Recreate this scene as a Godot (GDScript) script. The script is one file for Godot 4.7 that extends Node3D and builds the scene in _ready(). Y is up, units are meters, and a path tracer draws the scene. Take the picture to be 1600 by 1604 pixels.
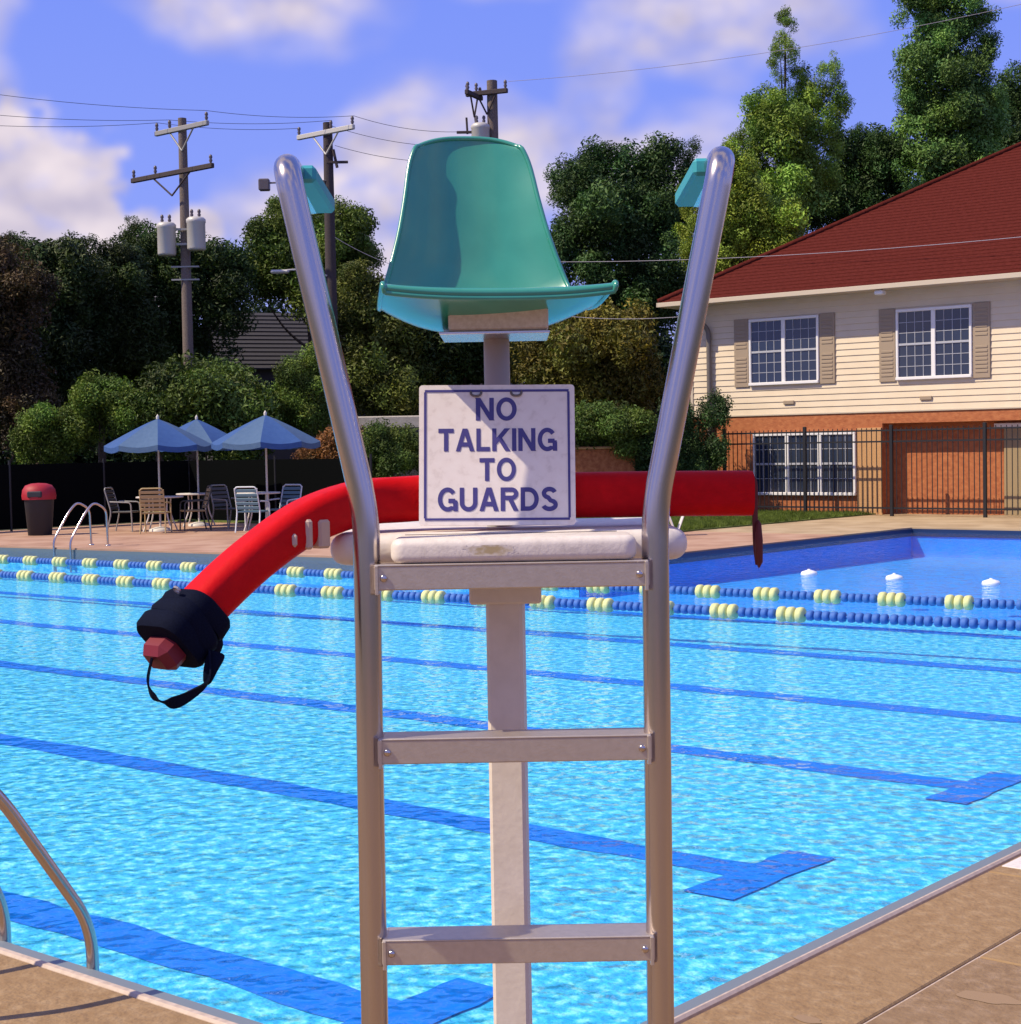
extends Node3D
# Swimming pool seen from behind a lifeguard chair. Pool axes: L runs along the lanes (to the far left), R runs along the near right edge (to the far right).

const DL := Vector3(-0.7641, 0.0, -0.6451)
const DR := Vector3(0.6451, 0.0, -0.7641)
const WATER := -0.08
const FLOOR := -0.42

var rng := RandomNumberGenerator.new()
var mats := {}
var used := {}
var clumps: Array[Mesh] = []

# ---------------------------------------------------------------- materials
func lin(r: float, g: float, b: float) -> Color:
	return Color(r, g, b).linear_to_srgb()

func plain(c: Color, rough := 0.6, metal := 0.0) -> StandardMaterial3D:
	var m := StandardMaterial3D.new()
	m.albedo_color = c
	m.roughness = rough
	m.metallic = metal
	return m

func noise_tex(sd: int, freq: float, size: int, stops: Array, oct := 4, kind := FastNoiseLite.TYPE_SIMPLEX) -> NoiseTexture2D:
	var n := FastNoiseLite.new()
	n.seed = sd
	n.noise_type = kind
	n.frequency = freq
	n.fractal_octaves = oct
	var t := NoiseTexture2D.new()
	t.width = size
	t.height = size
	t.seamless = true
	t.noise = n
	if stops.size():
		var g := Gradient.new()
		var offs := PackedFloat32Array()
		var cols := PackedColorArray()
		for s in stops:
			offs.append(s[0])
			cols.append(s[1])
		g.offsets = offs
		g.colors = cols
		t.color_ramp = g
	return t

func relief_tex(sd: int, freq: float, size: int, strength: float, oct := 4) -> NoiseTexture2D:
	var t := noise_tex(sd, freq, size, [], oct)
	t.as_normal_map = true
	t.bump_strength = strength
	return t

# a surface of several tones, laid on in world or own axes, with fine relief
func toned(tones: Array, sd: int, freq: float, metres: float, rough := 0.7, bump := 0.0, world := true, size := 512) -> StandardMaterial3D:
	var m := plain(Color.WHITE, rough)
	m.albedo_texture = noise_tex(sd, freq, size, tones, 5)
	if bump > 0.0:
		m.normal_enabled = true
		m.normal_texture = relief_tex(sd + 7, freq * 3.0, size, bump)
		m.normal_scale = 1.0
	m.uv1_triplanar = true
	m.uv1_world_triplanar = world
	m.uv1_scale = Vector3.ONE / metres
	return m

# ---------------------------------------------------------------- mesh helpers
func mb() -> SurfaceTool:
	var st := SurfaceTool.new()
	st.begin(Mesh.PRIMITIVE_TRIANGLES)
	return st

func tri(st: SurfaceTool, a: Vector3, b: Vector3, c: Vector3, out: Vector3) -> void:
	if (a - c).cross(a - b).dot(out) < 0.0:
		var t := b
		b = c
		c = t
	for v in [a, b, c]:
		st.set_uv(Vector2(v.x, v.z))
		st.add_vertex(v)

func quad(st: SurfaceTool, a: Vector3, b: Vector3, c: Vector3, d: Vector3, out: Vector3) -> void:
	tri(st, a, b, c, out)
	tri(st, a, c, d, out)

func box(st: SurfaceTool, t: Transform3D, size: Vector3, bev := 0.0) -> void:
	st.set_smooth_group(-1)
	var h := size * 0.5
	bev = minf(bev, minf(h.x, minf(h.y, h.z)) * 0.9)
	var pt := func(s: Vector3, k: int) -> Vector3:
		var v := Vector3(s.x * (h.x - bev), s.y * (h.y - bev), s.z * (h.z - bev))
		v[k] = s[k] * h[k]
		return t * v
	var o := t.origin
	for k in 3:
		var i := (k + 1) % 3
		var j := (k + 2) % 3
		for s: float in [-1.0, 1.0]:
			var q := []
			for e in [[-1, -1], [1, -1], [1, 1], [-1, 1]]:
				var v := Vector3()
				v[k] = s
				v[i] = e[0]
				v[j] = e[1]
				q.append(pt.call(v, k))
			quad(st, q[0], q[1], q[2], q[3], (q[0] + q[2]) * 0.5 - o)
		if bev > 0.0:
			for e in [[-1, -1], [1, -1], [1, 1], [-1, 1]]:
				var a := Vector3()
				a[i] = e[0]
				a[j] = e[1]
				a[k] = -1
				var b := a
				b[k] = 1
				var p0: Vector3 = pt.call(a, i)
				var p1: Vector3 = pt.call(a, j)
				var p2: Vector3 = pt.call(b, j)
				var p3: Vector3 = pt.call(b, i)
				quad(st, p0, p1, p2, p3, (p0 + p2) * 0.5 - o)
	if bev > 0.0:
		for x in [-1, 1]:
			for y: float in [-1, 1]:
				for z in [-1, 1]:
					var s := Vector3(x, y, z)
					tri(st, pt.call(s, 0), pt.call(s, 1), pt.call(s, 2), t.basis * s)

func at(p: Vector3, yaw := 0.0) -> Transform3D:
	return Transform3D(Basis(Vector3.UP, yaw), p)

# a ring of points swept along a path; the ring's y stays near `up`
func sweep(st: SurfaceTool, path: Array, ring: PackedVector2Array, up: Vector3, scales: Array = [], closed_ends := true, flat := false) -> void:
	var n := path.size()
	var m := ring.size()
	var rows := []
	var side := Vector3()
	for i in n:
		var d: Vector3 = (path[mini(i + 1, n - 1)] - path[maxi(i - 1, 0)]).normalized()
		if i == 0:
			side = d.cross(up).normalized()
		else:
			side = (side - d * side.dot(d)).normalized()
		var u := side.cross(d).normalized()
		var s: float = scales[i] if scales.size() else 1.0
		var row := PackedVector3Array()
		for p in ring:
			row.append(path[i] + (side * p.x + u * p.y) * s)
		rows.append(row)
	st.set_smooth_group(-1 if flat else 0)
	for i in n - 1:
		for j in m:
			var k := (j + 1) % m
			var mid: Vector3 = (rows[i][j] + rows[i + 1][k]) * 0.5
			quad(st, rows[i][j], rows[i][k], rows[i + 1][k], rows[i + 1][j], mid - (path[i] + path[i + 1]) * 0.5)
	if closed_ends:
		st.set_smooth_group(-1)
		for j in m:
			var k := (j + 1) % m
			tri(st, path[0], rows[0][j], rows[0][k], path[0] - path[1])
			tri(st, path[n - 1], rows[n - 1][j], rows[n - 1][k], path[n - 1] - path[n - 2])

func circle(r: float, n := 14) -> PackedVector2Array:
	var a := PackedVector2Array()
	for i in n:
		a.append(Vector2(cos(TAU * i / n), sin(TAU * i / n)) * r)
	return a

func rounded(w: float, h: float, r: float, n := 4) -> PackedVector2Array:
	var a := PackedVector2Array()
	for c in 4:
		var o := Vector2((w * 0.5 - r) * [1, -1, -1, 1][c], (h * 0.5 - r) * [1, 1, -1, -1][c])
		for i in n + 1:
			var f := PI * 0.5 * (c + float(i) / n)
			a.append(o + Vector2(cos(f), sin(f)) * r)
	return a

func tube(st: SurfaceTool, path: Array, r: float, n := 14, scales: Array = []) -> void:
	var d: Vector3 = (path[1] - path[0]).normalized()
	sweep(st, path, circle(r, n), Vector3.FORWARD if absf(d.y) > 0.9 else Vector3.UP, scales)

# flat webbing: a strip of given width vectors and thickness along a path
func ribbon(st: SurfaceTool, path: Array, wide: Array, thick: float) -> void:
	var rows := []
	for i in path.size():
		var d: Vector3 = (path[mini(i + 1, path.size() - 1)] - path[maxi(i - 1, 0)]).normalized()
		var w: Vector3 = wide[i] - d * d.dot(wide[i])
		var nrm := d.cross(w).normalized() * thick * 0.5
		rows.append([path[i] - w * 0.5 - nrm, path[i] + w * 0.5 - nrm, path[i] + w * 0.5 + nrm, path[i] - w * 0.5 + nrm])
	st.set_smooth_group(-1)
	for i in rows.size() - 1:
		for j in 4:
			var k := (j + 1) % 4
			quad(st, rows[i][j], rows[i][k], rows[i + 1][k], rows[i + 1][j], (rows[i][j] + rows[i + 1][k]) * 0.5 - (path[i] + path[i + 1]) * 0.5)

# corners rounded into arcs
func bent(pts: Array, r: float, n := 7) -> Array:
	var out := [pts[0]]
	for i in range(1, pts.size() - 1):
		var p: Vector3 = pts[i]
		var a: Vector3 = pts[i - 1] - p
		var b: Vector3 = pts[i + 1] - p
		var k := minf(r, minf(a.length(), b.length()) * 0.48)
		var s := p + a.normalized() * k
		var e := p + b.normalized() * k
		for j in n + 1:
			var f := float(j) / n
			out.append(s.lerp(p, f).lerp(p.lerp(e, f), f))
	out.append(pts[-1])
	return out

func smooth_path(pts: Array, n := 8) -> Array:
	var out := []
	for i in pts.size() - 1:
		var p0: Vector3 = pts[maxi(i - 1, 0)]
		var p3: Vector3 = pts[mini(i + 2, pts.size() - 1)]
		for j in n:
			var p: Vector3 = pts[i]
			out.append(p.cubic_interpolate(pts[i + 1], p0, p3, float(j) / n))
	out.append(pts[-1])
	return out

func lathe(st: SurfaceTool, t: Transform3D, prof: Array, n := 16, flat := false) -> void:
	st.set_smooth_group(-1 if flat else 0)
	for i in prof.size() - 1:
		var p: Vector2 = prof[i]
		var q: Vector2 = prof[i + 1]
		var nrm := Vector2(q.y - p.y, p.x - q.x)
		for j in n:
			var a := TAU * j / n
			var b := TAU * (j + 1) / n
			var ca := Vector3(cos(a), 0, sin(a))
			var cb := Vector3(cos(b), 0, sin(b))
			var mid := (ca + cb).normalized()
			var out := t.basis * (mid * nrm.x + Vector3.UP * nrm.y)
			var v0 := t * (ca * p.x + Vector3.UP * p.y)
			var v1 := t * (cb * p.x + Vector3.UP * p.y)
			var v2 := t * (cb * q.x + Vector3.UP * q.y)
			var v3 := t * (ca * q.x + Vector3.UP * q.y)
			if p.x < 1e-5:
				tri(st, v0, v2, v3, out)
			elif q.x < 1e-5:
				tri(st, v0, v1, v2, out)
			else:
				quad(st, v0, v1, v2, v3, out)

# ---------------------------------------------------------------- nodes
func numbered(s: String) -> String:
	if not used.has(s):
		used[s] = 0
		return s
	used[s] += 1
	return "%s_%03d" % [s, used[s]]

func build(called: String, st: SurfaceTool, m: Material, parent: Node = null) -> MeshInstance3D:
	st.generate_normals()
	return put(called, st.commit(), m, parent)

func put(called: String, mesh: Mesh, m: Material, parent: Node = null) -> MeshInstance3D:
	var o := MeshInstance3D.new()
	o.mesh = mesh
	o.material_override = m
	if parent:
		var k := 0
		var s := called
		while parent.has_node(s):
			k += 1
			s = "%s_%03d" % [called, k]
		o.name = s
		parent.add_child(o, true)
	else:
		o.name = numbered(called)
		add_child(o, true)
	return o

func thing(called: String, label: String, category: String, p := Vector3.ZERO, yaw := 0.0, group := "") -> Node3D:
	var o := Node3D.new()
	o.name = numbered(called)
	add_child(o, true)
	o.position = p
	o.rotation.y = yaw
	tag(o, label, category, group)
	return o

func tag(o: Node, label: String, category: String, group := "") -> void:
	o.set_meta("label", label)
	o.set_meta("category", category)
	if group:
		o.set_meta("group", group)

func struct(called: String, st: SurfaceTool, m: Material) -> MeshInstance3D:
	var o := build(called, st, m)
	o.set_meta("kind", "structure")
	return o

func copy(o: Node3D, called: String, label: String, p: Vector3, yaw: float) -> Node3D:
	var c: Node3D = o.duplicate()
	c.name = numbered(called)
	add_child(c, true)
	c.position = p
	c.rotation.y = yaw
	c.set_meta("label", label)
	return c

func lr(l: float, r: float, y := 0.0) -> Vector3:
	return DL * l + DR * r + Vector3.UP * y

# box in pool axes: x along L, z along R
func lrbox(st: SurfaceTool, l0: float, l1: float, r0: float, r1: float, y0: float, y1: float, bev := 0.0) -> void:
	var c := lr((l0 + l1) * 0.5, (r0 + r1) * 0.5, (y0 + y1) * 0.5)
	box(st, Transform3D(Basis(DL, Vector3.UP, DR), c), Vector3(absf(l1 - l0), absf(y1 - y0), absf(r1 - r0)), bev)

# upright prism over a polygon of [L, R] corners
func lrprism(st: SurfaceTool, poly: Array, y0: float, y1: float) -> void:
	st.set_smooth_group(-1)
	var pts := PackedVector2Array()
	var mid := Vector3()
	for p in poly:
		pts.append(Vector2(p[0], p[1]))
		mid += lr(p[0], p[1]) / poly.size()
	var idx := Geometry2D.triangulate_polygon(pts)
	for k in range(0, idx.size(), 3):
		var a := pts[idx[k]]
		var b := pts[idx[k + 1]]
		var c := pts[idx[k + 2]]
		tri(st, lr(a.x, a.y, y1), lr(b.x, b.y, y1), lr(c.x, c.y, y1), Vector3.UP)
	for k in pts.size():
		var a := pts[k]
		var b := pts[(k + 1) % pts.size()]
		quad(st, lr(a.x, a.y, y0), lr(b.x, b.y, y0), lr(b.x, b.y, y1), lr(a.x, a.y, y1), lr((a.x + b.x) * 0.5, (a.y + b.y) * 0.5) - mid)

# ---------------------------------------------------------------- sky
func cloud_sky() -> ImageTexture:
	var w := 2048
	var h := 1024
	var im := Image.create(w, h, false, Image.FORMAT_RGBAF)
	var n := FastNoiseLite.new()
	n.seed = 11
	n.frequency = 1.0
	n.fractal_octaves = 5
	var n2 := FastNoiseLite.new()
	n2.seed = 5
	n2.frequency = 1.0
	n2.fractal_octaves = 3
	# [azimuth, height, half width, half height, strength] in degrees; azimuth 0 is straight ahead
	var banks := [[-15.6, 7.6, 3.6, 3.3, 2.0], [-19.0, 6.0, 3.5, 3.6, 2.0], [-12.0, 6.4, 3.0, 2.2, 1.9], [-8.6, 15.4, 4.2, 2.2, 0.62], [-17.6, 14.2, 1.5, 2.6, 0.4], [7.6, 14.6, 4.8, 2.2, 0.6], [3.2, 11.8, 1.6, 2.4, 0.45],
		[-1.5, 9.6, 5.5, 2.6, 0.7], [5.0, 9.0, 4.5, 2.4, 0.6], [-6.0, 7.6, 4.0, 2.6, 0.7], [17.5, 15.5, 2.2, 1.4, 0.5], [0.5, 15.8, 2.5, 0.8, 0.4]]
	for y in h / 2:
		var el := 90.0 - 180.0 * (y + 0.5) / h
		var up := sin(deg_to_rad(el))
		var cr := cos(deg_to_rad(el))
		var f := clampf(el / 90.0, 0.0, 1.0)
		var blue := Color(0.29, 0.37, 0.86).lerp(Color(0.175, 0.265, 0.83), clampf(el / 16.0, 0.0, 1.0)).lerp(Color(0.09, 0.17, 0.60), clampf((el - 16.0) / 60.0, 0.0, 1.0))
		blue = blue.lerp(Color(0.50, 0.47, 0.80), clampf(1.0 - el / 7.0, 0.0, 1.0) * 0.7)
		for x in w:
			var az := wrapf(360.0 * (x + 0.5) / w, -180.0, 180.0)
			var d := Vector3(sin(deg_to_rad(az)) * cr, up, -cos(deg_to_rad(az)) * cr)
			var s := 0.0
			if absf(az) < 26.0 and el < 22.0:
				var big := n2.get_noise_3d(d.x * 9.0, d.y * 16.0, d.z * 9.0)
				var fine := n.get_noise_3d(d.x * 34.0, d.y * 50.0, d.z * 34.0)
				for b in banks:
					var q := Vector2((az - b[0]) / b[2], (el - b[1]) / b[3]).length() + big * 0.45
					if q < 1.25:
						s = maxf(s, (b[4] - 1.0) * smoothstep(1.06, 0.86, q + fine * 0.22) if b[4] > 1.0 else b[4] * smoothstep(1.25, 0.55, q))
			else:
				var e := maxf(d.y, 0.08)
				s = smoothstep(0.02, 0.42, n2.get_noise_3d(d.x / (e + 0.35) * 1.6, 3.0, d.z / (e + 0.35) * 1.6)) * 0.85
			if s > 0.01:
				var v := n.get_noise_3d(d.x * 26.0, d.y * 44.0, d.z * 26.0)
				s = clampf(s * (1.1 + v * 0.9), 0.0, 1.0)
				var lit := clampf(0.5 + n.get_noise_3d(d.x * 18.0 + 0.1, d.y * 30.0 - 0.25, d.z * 18.0) * 0.9, 0.0, 1.0)
				var c := Color(0.46, 0.42, 0.56).lerp(Color(0.80, 0.70, 0.74), lit)
				im.set_pixel(x, y, blue.lerp(c, s))
			else:
				im.set_pixel(x, y, blue)
	im.fill_rect(Rect2i(0, h / 2, w, h / 2), Color(0.22, 0.19, 0.15))
	return ImageTexture.create_from_image(im)

# ---------------------------------------------------------------- plants
func clump_mesh(sd: int, leaves: int, size: float) -> Mesh:
	rng.seed = sd
	var st := mb()
	st.set_smooth_group(-1)
	for i in leaves:
		var d := Vector3(rng.randfn(), rng.randfn(), rng.randfn()).normalized()
		var p := d * pow(rng.randf(), 0.45)
		var nrm := (d + Vector3(rng.randfn(), rng.randfn() + 0.7, rng.randfn()) * 0.8).normalized()
		var a := nrm.cross(Vector3(rng.randfn(), rng.randfn(), rng.randfn())).normalized()
		var b := nrm.cross(a)
		var s := size * rng.randf_range(0.65, 1.3)
		var bend := nrm * s * 0.12
		tri(st, p - a * s, p + b * s * 0.42 + bend, p + a * s, nrm)
		tri(st, p - a * s, p + a * s, p - b * s * 0.42 + bend, nrm)
	st.generate_normals()
	return st.commit()

func leaf_mat(key: String) -> StandardMaterial3D:
	if mats.has("leaf_" + key):
		return mats["leaf_" + key]
	var m := plain(Color.WHITE, 0.55)
	m.vertex_color_use_as_albedo = true
	m.backlight_enabled = true
	m.backlight = Color(0.5, 0.55, 0.3)
	m.metallic_specular = 0.35
	mats["leaf_" + key] = m
	return m

func tree(called: String, label: String, base: Vector2, c: Color, count: int, blobs: Array) -> void:
	var category := "hedge" if called.contains("hedge") else "shrub" if called.contains("shrub") else "tree"
	var t := thing(called, label, category, Vector3(base.x, -0.05, base.y))
	rng.seed = hash(called)
	var o := Vector3(base.x, -0.05, base.y)
	# trunk and limbs
	var bark: Material = mats.bark
	var low := blobs[0] as Array
	var top := 0.0
	for b in blobs:
		if b[1] > top:
			top = b[1]
			low = b
	var is_tree := category == "tree"
	var r0 := 0.17 if is_tree else 0.05
	var st := mb()
	var tip := Vector3(low[0], low[1], base.y) - o
	var trunk := smooth_path([Vector3(0, 0, 0), Vector3(tip.x * 0.1 + 0.05, tip.y * 0.3, 0.05), Vector3(tip.x * 0.55 - 0.05, tip.y * 0.68, 0), tip], 5)
	var sc := []
	for i in trunk.size():
		sc.append(lerpf(1.0, 0.12, pow(float(i) / (trunk.size() - 1), 0.8)))
	tube(st, trunk, r0, 8, sc)
	build("trunk", st, bark, t)
	for b in blobs:
		var e := Vector3(b[0], b[1], base.y + rng.randf_range(-0.4, 0.4) * b[2]) - o
		var s: Vector3 = trunk[clampi(int(trunk.size() * clampf(e.y / maxf(tip.y, 0.1) - 0.25, 0.1, 0.85)), 1, trunk.size() - 2)]
		if s.distance_to(e) < 0.3:
			continue
		st = mb()
		tube(st, smooth_path([s, s.lerp(e, 0.5) + Vector3(0, -0.12 * s.distance_to(e), 0), e], 4), r0 * 0.38, 6, [1.0, 0.9, 0.8, 0.7, 0.6, 0.5, 0.4, 0.3, 0.2])
		build("limb", st, bark, t)
	# crown
	var area := 0.0
	for b in blobs:
		area += b[2] * b[3] + 0.06
	var places: Array[Transform3D] = []
	var tints: Array[Color] = []
	for b in blobs:
		var n := int(count * (b[2] * b[3] + 0.06) / area)
		var centre := Vector3(b[0], b[1], base.y) - o
		var subs := []
		for k in 9:
			var d := Vector3(rng.randfn(), rng.randfn() + 0.3, rng.randfn()).normalized()
			var reach := rng.randf_range(0.62, 1.12)
			subs.append([centre + Vector3(d.x * b[2], d.y * b[3], d.z * b[2]) * reach, rng.randf_range(0.26, 0.46), rng.randf_range(0.55, 1.5)])
		for i in n:
			var d := Vector3(rng.randfn(), rng.randfn(), rng.randfn()).normalized() * pow(rng.randf(), 0.4)
			var p := centre + Vector3(d.x * b[2], d.y * b[3], d.z * b[2]) * 0.86
			var tone := 0.85
			if rng.randf() < 0.72:
				var q: Array = subs[rng.randi() % 9]
				p = q[0] + Vector3(d.x * b[2], d.y * b[3], d.z * b[2]) * q[1]
				tone = q[2]
			var size := clampf(b[2] * 0.36, 0.2, 0.44) * rng.randf_range(0.55, 1.25)
			if p.y < 0.1:
				p.y = 0.1 + rng.randf() * 0.2
			places.append(Transform3D(Basis(Vector3(rng.randfn(), rng.randfn(), rng.randfn()).normalized(), rng.randf() * TAU).scaled(Vector3.ONE * size), p))
			var v := tone * rng.randf_range(0.7, 1.35)
			var hue := rng.randf_range(-0.12, 0.3)
			tints.append(Color(c.r * v * (1.0 + hue), c.g * v, c.b * v * (1.0 - hue * 0.5)))
	for half in 2:
		var mm := MultiMesh.new()
		mm.transform_format = MultiMesh.TRANSFORM_3D
		mm.use_colors = true
		mm.mesh = clumps[half]
		var mine := []
		for i in places.size():
			if i % 2 == half:
				mine.append(i)
		mm.instance_count = mine.size()
		for i in mine.size():
			mm.set_instance_transform(i, places[mine[i]])
			mm.set_instance_color(i, tints[mine[i]])
		var node := MultiMeshInstance3D.new()
		node.multimesh = mm
		node.material_override = leaf_mat("x")
		node.name = "crown" if half == 0 else "crown_001"
		node.set_meta("kind", "stuff")
		t.add_child(node, true)

# ---------------------------------------------------------------- materials of this place
func make_materials() -> void:
	var C2 := lin
	mats.bark = toned([[0.0, Color(0.20, 0.16, 0.13)], [1.0, Color(0.36, 0.30, 0.25)]], 3, 0.03, 0.8, 0.9, 3.0)
	mats.deck = toned([[0.1, lin(0.235, 0.140, 0.062)], [0.45, lin(0.265, 0.163, 0.076)], [0.65, lin(0.28, 0.175, 0.084)], [0.9, lin(0.32, 0.21, 0.11)]], 21, 0.02, 2.1, 0.85, 1.5, true, 1024)
	mats.deck2 = toned([[0.1, lin(0.20, 0.120, 0.058)], [0.5, lin(0.235, 0.147, 0.076)], [0.9, lin(0.28, 0.185, 0.11)]], 29, 0.02, 1.9, 0.85, 1.5, true, 1024)
	mats.far_deck = toned([[0.0, lin(0.30, 0.165, 0.105)], [0.5, lin(0.40, 0.235, 0.155)], [1.0, lin(0.46, 0.30, 0.21)]], 23, 0.008, 5.0, 0.85)
	mats.side_deck = toned([[0.0, lin(0.30, 0.21, 0.12)], [0.5, lin(0.40, 0.29, 0.17)], [1.0, lin(0.47, 0.36, 0.23)]], 24, 0.008, 5.0, 0.85)
	mats.coping = toned([[0.0, lin(0.40, 0.31, 0.25)], [1.0, lin(0.58, 0.46, 0.38)]], 25, 0.03, 0.7, 0.7)
	mats.gutter = plain(lin(0.16, 0.19, 0.22), 0.5)
	mats.navy_tile = plain(lin(0.012, 0.03, 0.085), 0.3)
	mats.grey_tile = plain(lin(0.10, 0.13, 0.15), 0.4)
	mats.caustic_plaster = toned([[0.26, lin(0.015, 0.41, 0.74)], [0.44, lin(0.035, 0.53, 0.85)], [0.57, lin(0.06, 0.60, 0.86)], [0.76, lin(0.22, 0.80, 0.86)]], 41, 0.019, 2.3, 0.6, 2.5, true, 1024)  # paler tones paint the ripples' caustic light network into the floor colour
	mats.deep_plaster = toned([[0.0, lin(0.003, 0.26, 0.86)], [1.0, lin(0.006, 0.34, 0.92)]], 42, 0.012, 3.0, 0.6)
	mats.lane_blue = toned([[0.0, lin(0.001, 0.15, 0.66)], [1.0, lin(0.003, 0.20, 0.78)]], 43, 0.02, 1.2, 0.7, 1.0)
	mats.lane_blue.metallic_specular = 0.2
	var w := plain(Color(0.25, 0.62, 0.95, 0.07), 0.02)
	w.transparency = BaseMaterial3D.TRANSPARENCY_ALPHA
	w.metallic_specular = 0.36
	w.normal_enabled = true
	w.normal_texture = relief_tex(51, 0.011, 1024, 10.0, 3)
	w.normal_scale = 1.0
	w.uv1_scale = Vector3(0.34, 0.34, 1.0)
	mats.water = w
	mats.steel = plain(lin(0.54, 0.48, 0.47), 0.22, 1.0)
	mats.brushed = toned([[0.0, lin(0.52, 0.45, 0.39)], [1.0, lin(0.58, 0.505, 0.44)]], 61, 0.02, 0.25, 0.42, 0.3, false)
	mats.brushed.metallic = 0.75
	mats.white_plastic = toned([[0.0, lin(0.56, 0.50, 0.46)], [0.4, lin(0.68, 0.61, 0.56)], [1.0, lin(0.74, 0.67, 0.62)]], 62, 0.02, 0.35, 0.5, 0.4, false)
	mats.post_white = toned([[0.0, lin(0.62, 0.54, 0.47)], [0.5, lin(0.66, 0.58, 0.51)], [1.0, lin(0.69, 0.61, 0.54)]], 63, 0.015, 0.5, 0.55, 0.3, false)
	mats.stain = plain(Color.WHITE, 0.6)
	mats.stain.vertex_color_use_as_albedo = true
	mats.pale_stain = plain(lin(0.275, 0.178, 0.10), 0.85)
	mats.seam = plain(lin(0.16, 0.13, 0.12), 0.8)
	mats.cream = toned([[0.0, lin(0.62, 0.47, 0.35)], [1.0, lin(0.76, 0.62, 0.50)]], 64, 0.03, 0.2, 0.5, 0.3, false)
	var s := toned([[0.0, lin(0.028, 0.235, 0.180)], [1.0, lin(0.042, 0.29, 0.22)]], 65, 0.01, 0.6, 0.28, 0.0, false)
	s.clearcoat_enabled = true
	s.clearcoat = 0.5
	s.clearcoat_roughness = 0.15
	mats.seat = s
	mats.pad = plain(lin(0.03, 0.30, 0.36), 0.5)
	mats.sign = toned([[0.0, lin(0.70, 0.61, 0.56)], [0.35, lin(0.81, 0.72, 0.67)], [1.0, lin(0.84, 0.76, 0.71)]], 66, 0.02, 0.3, 0.45, 0.0, false)
	mats.ink = plain(lin(0.055, 0.045, 0.21), 0.5)
	var f := toned([[0.0, lin(0.46, 0.001, 0.004)], [1.0, lin(0.58, 0.002, 0.006)]], 67, 0.02, 0.4, 0.6, 0.5, false)
	f.metallic_specular = 0.25
	mats.foam = f
	mats.foam_dark = plain(lin(0.16, 0.005, 0.02), 0.55)
	mats.strap = toned([[0.0, lin(0.003, 0.004, 0.012)], [1.0, lin(0.008, 0.011, 0.028)]], 68, 0.05, 0.1, 0.8, 2.0, false)
	mats.strap.metallic_specular = 0.15
	mats.red_strap = plain(lin(0.10, 0.01, 0.01), 0.7)
	mats.clip = plain(lin(0.50, 0.36, 0.30), 0.55)
	mats.buckle = plain(lin(0.5, 0.45, 0.42), 0.3, 0.6)
	mats.float_yellow = plain(lin(0.58, 0.58, 0.27), 0.7)
	mats.float_blue = plain(lin(0.04, 0.13, 0.42), 0.7)
	mats.float_white = plain(lin(0.8, 0.8, 0.78), 0.45)
	mats.cable = plain(lin(0.03, 0.03, 0.05), 0.6)
	mats.wire_pale = plain(lin(0.30, 0.28, 0.34), 0.6)
	mats.siding = toned([[0.0, lin(0.60, 0.49, 0.35)], [1.0, lin(0.69, 0.575, 0.42)]], 71, 0.01, 3.0, 0.6)
	mats.brick = toned([[0.0, lin(0.27, 0.075, 0.025)], [0.5, lin(0.38, 0.12, 0.042)], [1.0, lin(0.46, 0.175, 0.065)]], 72, 0.03, 2.2, 0.85, 1.0)
	mats.brick_pale = toned([[0.0, lin(0.42, 0.22, 0.09)], [1.0, lin(0.56, 0.32, 0.15)]], 73, 0.05, 1.2, 0.85, 1.0)
	mats.mortar = plain(lin(0.30, 0.20, 0.14), 0.9)
	mats.roof = toned([[0.0, lin(0.065, 0.013, 0.010)], [0.5, lin(0.088, 0.017, 0.0135)], [1.0, lin(0.112, 0.024, 0.019)]], 74, 0.04, 2.5, 0.95, 1.0)
	mats.roof.metallic_specular = 0.1
	mats.trim = plain(lin(0.50, 0.42, 0.32), 0.5)
	mats.frame = plain(lin(0.72, 0.70, 0.70), 0.45)
	mats.muntin = plain(lin(0.36, 0.37, 0.42), 0.5)
	mats.shutter = plain(lin(0.31, 0.235, 0.165), 0.6)
	var g := plain(lin(0.02, 0.03, 0.06), 0.06)
	g.metallic_specular = 0.6
	mats.dark_glass = g
	mats.door = plain(lin(0.30, 0.22, 0.12), 0.6)
	mats.iron = plain(lin(0.008, 0.008, 0.010), 0.5)
	mats.pipe = plain(lin(0.14, 0.12, 0.11), 0.6)
	mats.wood_pole = toned([[0.0, lin(0.10, 0.075, 0.065)], [1.0, lin(0.21, 0.165, 0.145)]], 75, 0.05, 1.5, 0.9, 2.0)
	mats.dark_pole = toned([[0.0, lin(0.035, 0.026, 0.03)], [1.0, lin(0.07, 0.05, 0.05)]], 76, 0.05, 1.5, 0.9, 2.0)
	mats.grey_metal = plain(lin(0.30, 0.29, 0.28), 0.5, 0.2)
	mats.can_metal = plain(lin(0.48, 0.46, 0.44), 0.45, 0.1)
	mats.porcelain = plain(lin(0.10, 0.08, 0.09), 0.4)
	mats.mesh_screen = toned([[0.0, lin(0.002, 0.0025, 0.003)], [1.0, lin(0.005, 0.006, 0.006)]], 77, 0.05, 1.0, 0.9)
	mats.mesh_screen.metallic_specular = 0.1
	mats.canvas = toned([[0.0, lin(0.05, 0.11, 0.22)], [1.0, lin(0.075, 0.14, 0.26)]], 78, 0.02, 1.5, 0.8, 0.5)
	mats.canvas.backlight_enabled = true
	mats.canvas.backlight = Color(0.35, 0.4, 0.5)
	mats.canvas2 = toned([[0.0, lin(0.022, 0.075, 0.24)], [1.0, lin(0.035, 0.10, 0.29)]], 79, 0.02, 1.5, 0.8, 0.5)
	mats.canvas2.backlight_enabled = true
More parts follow.
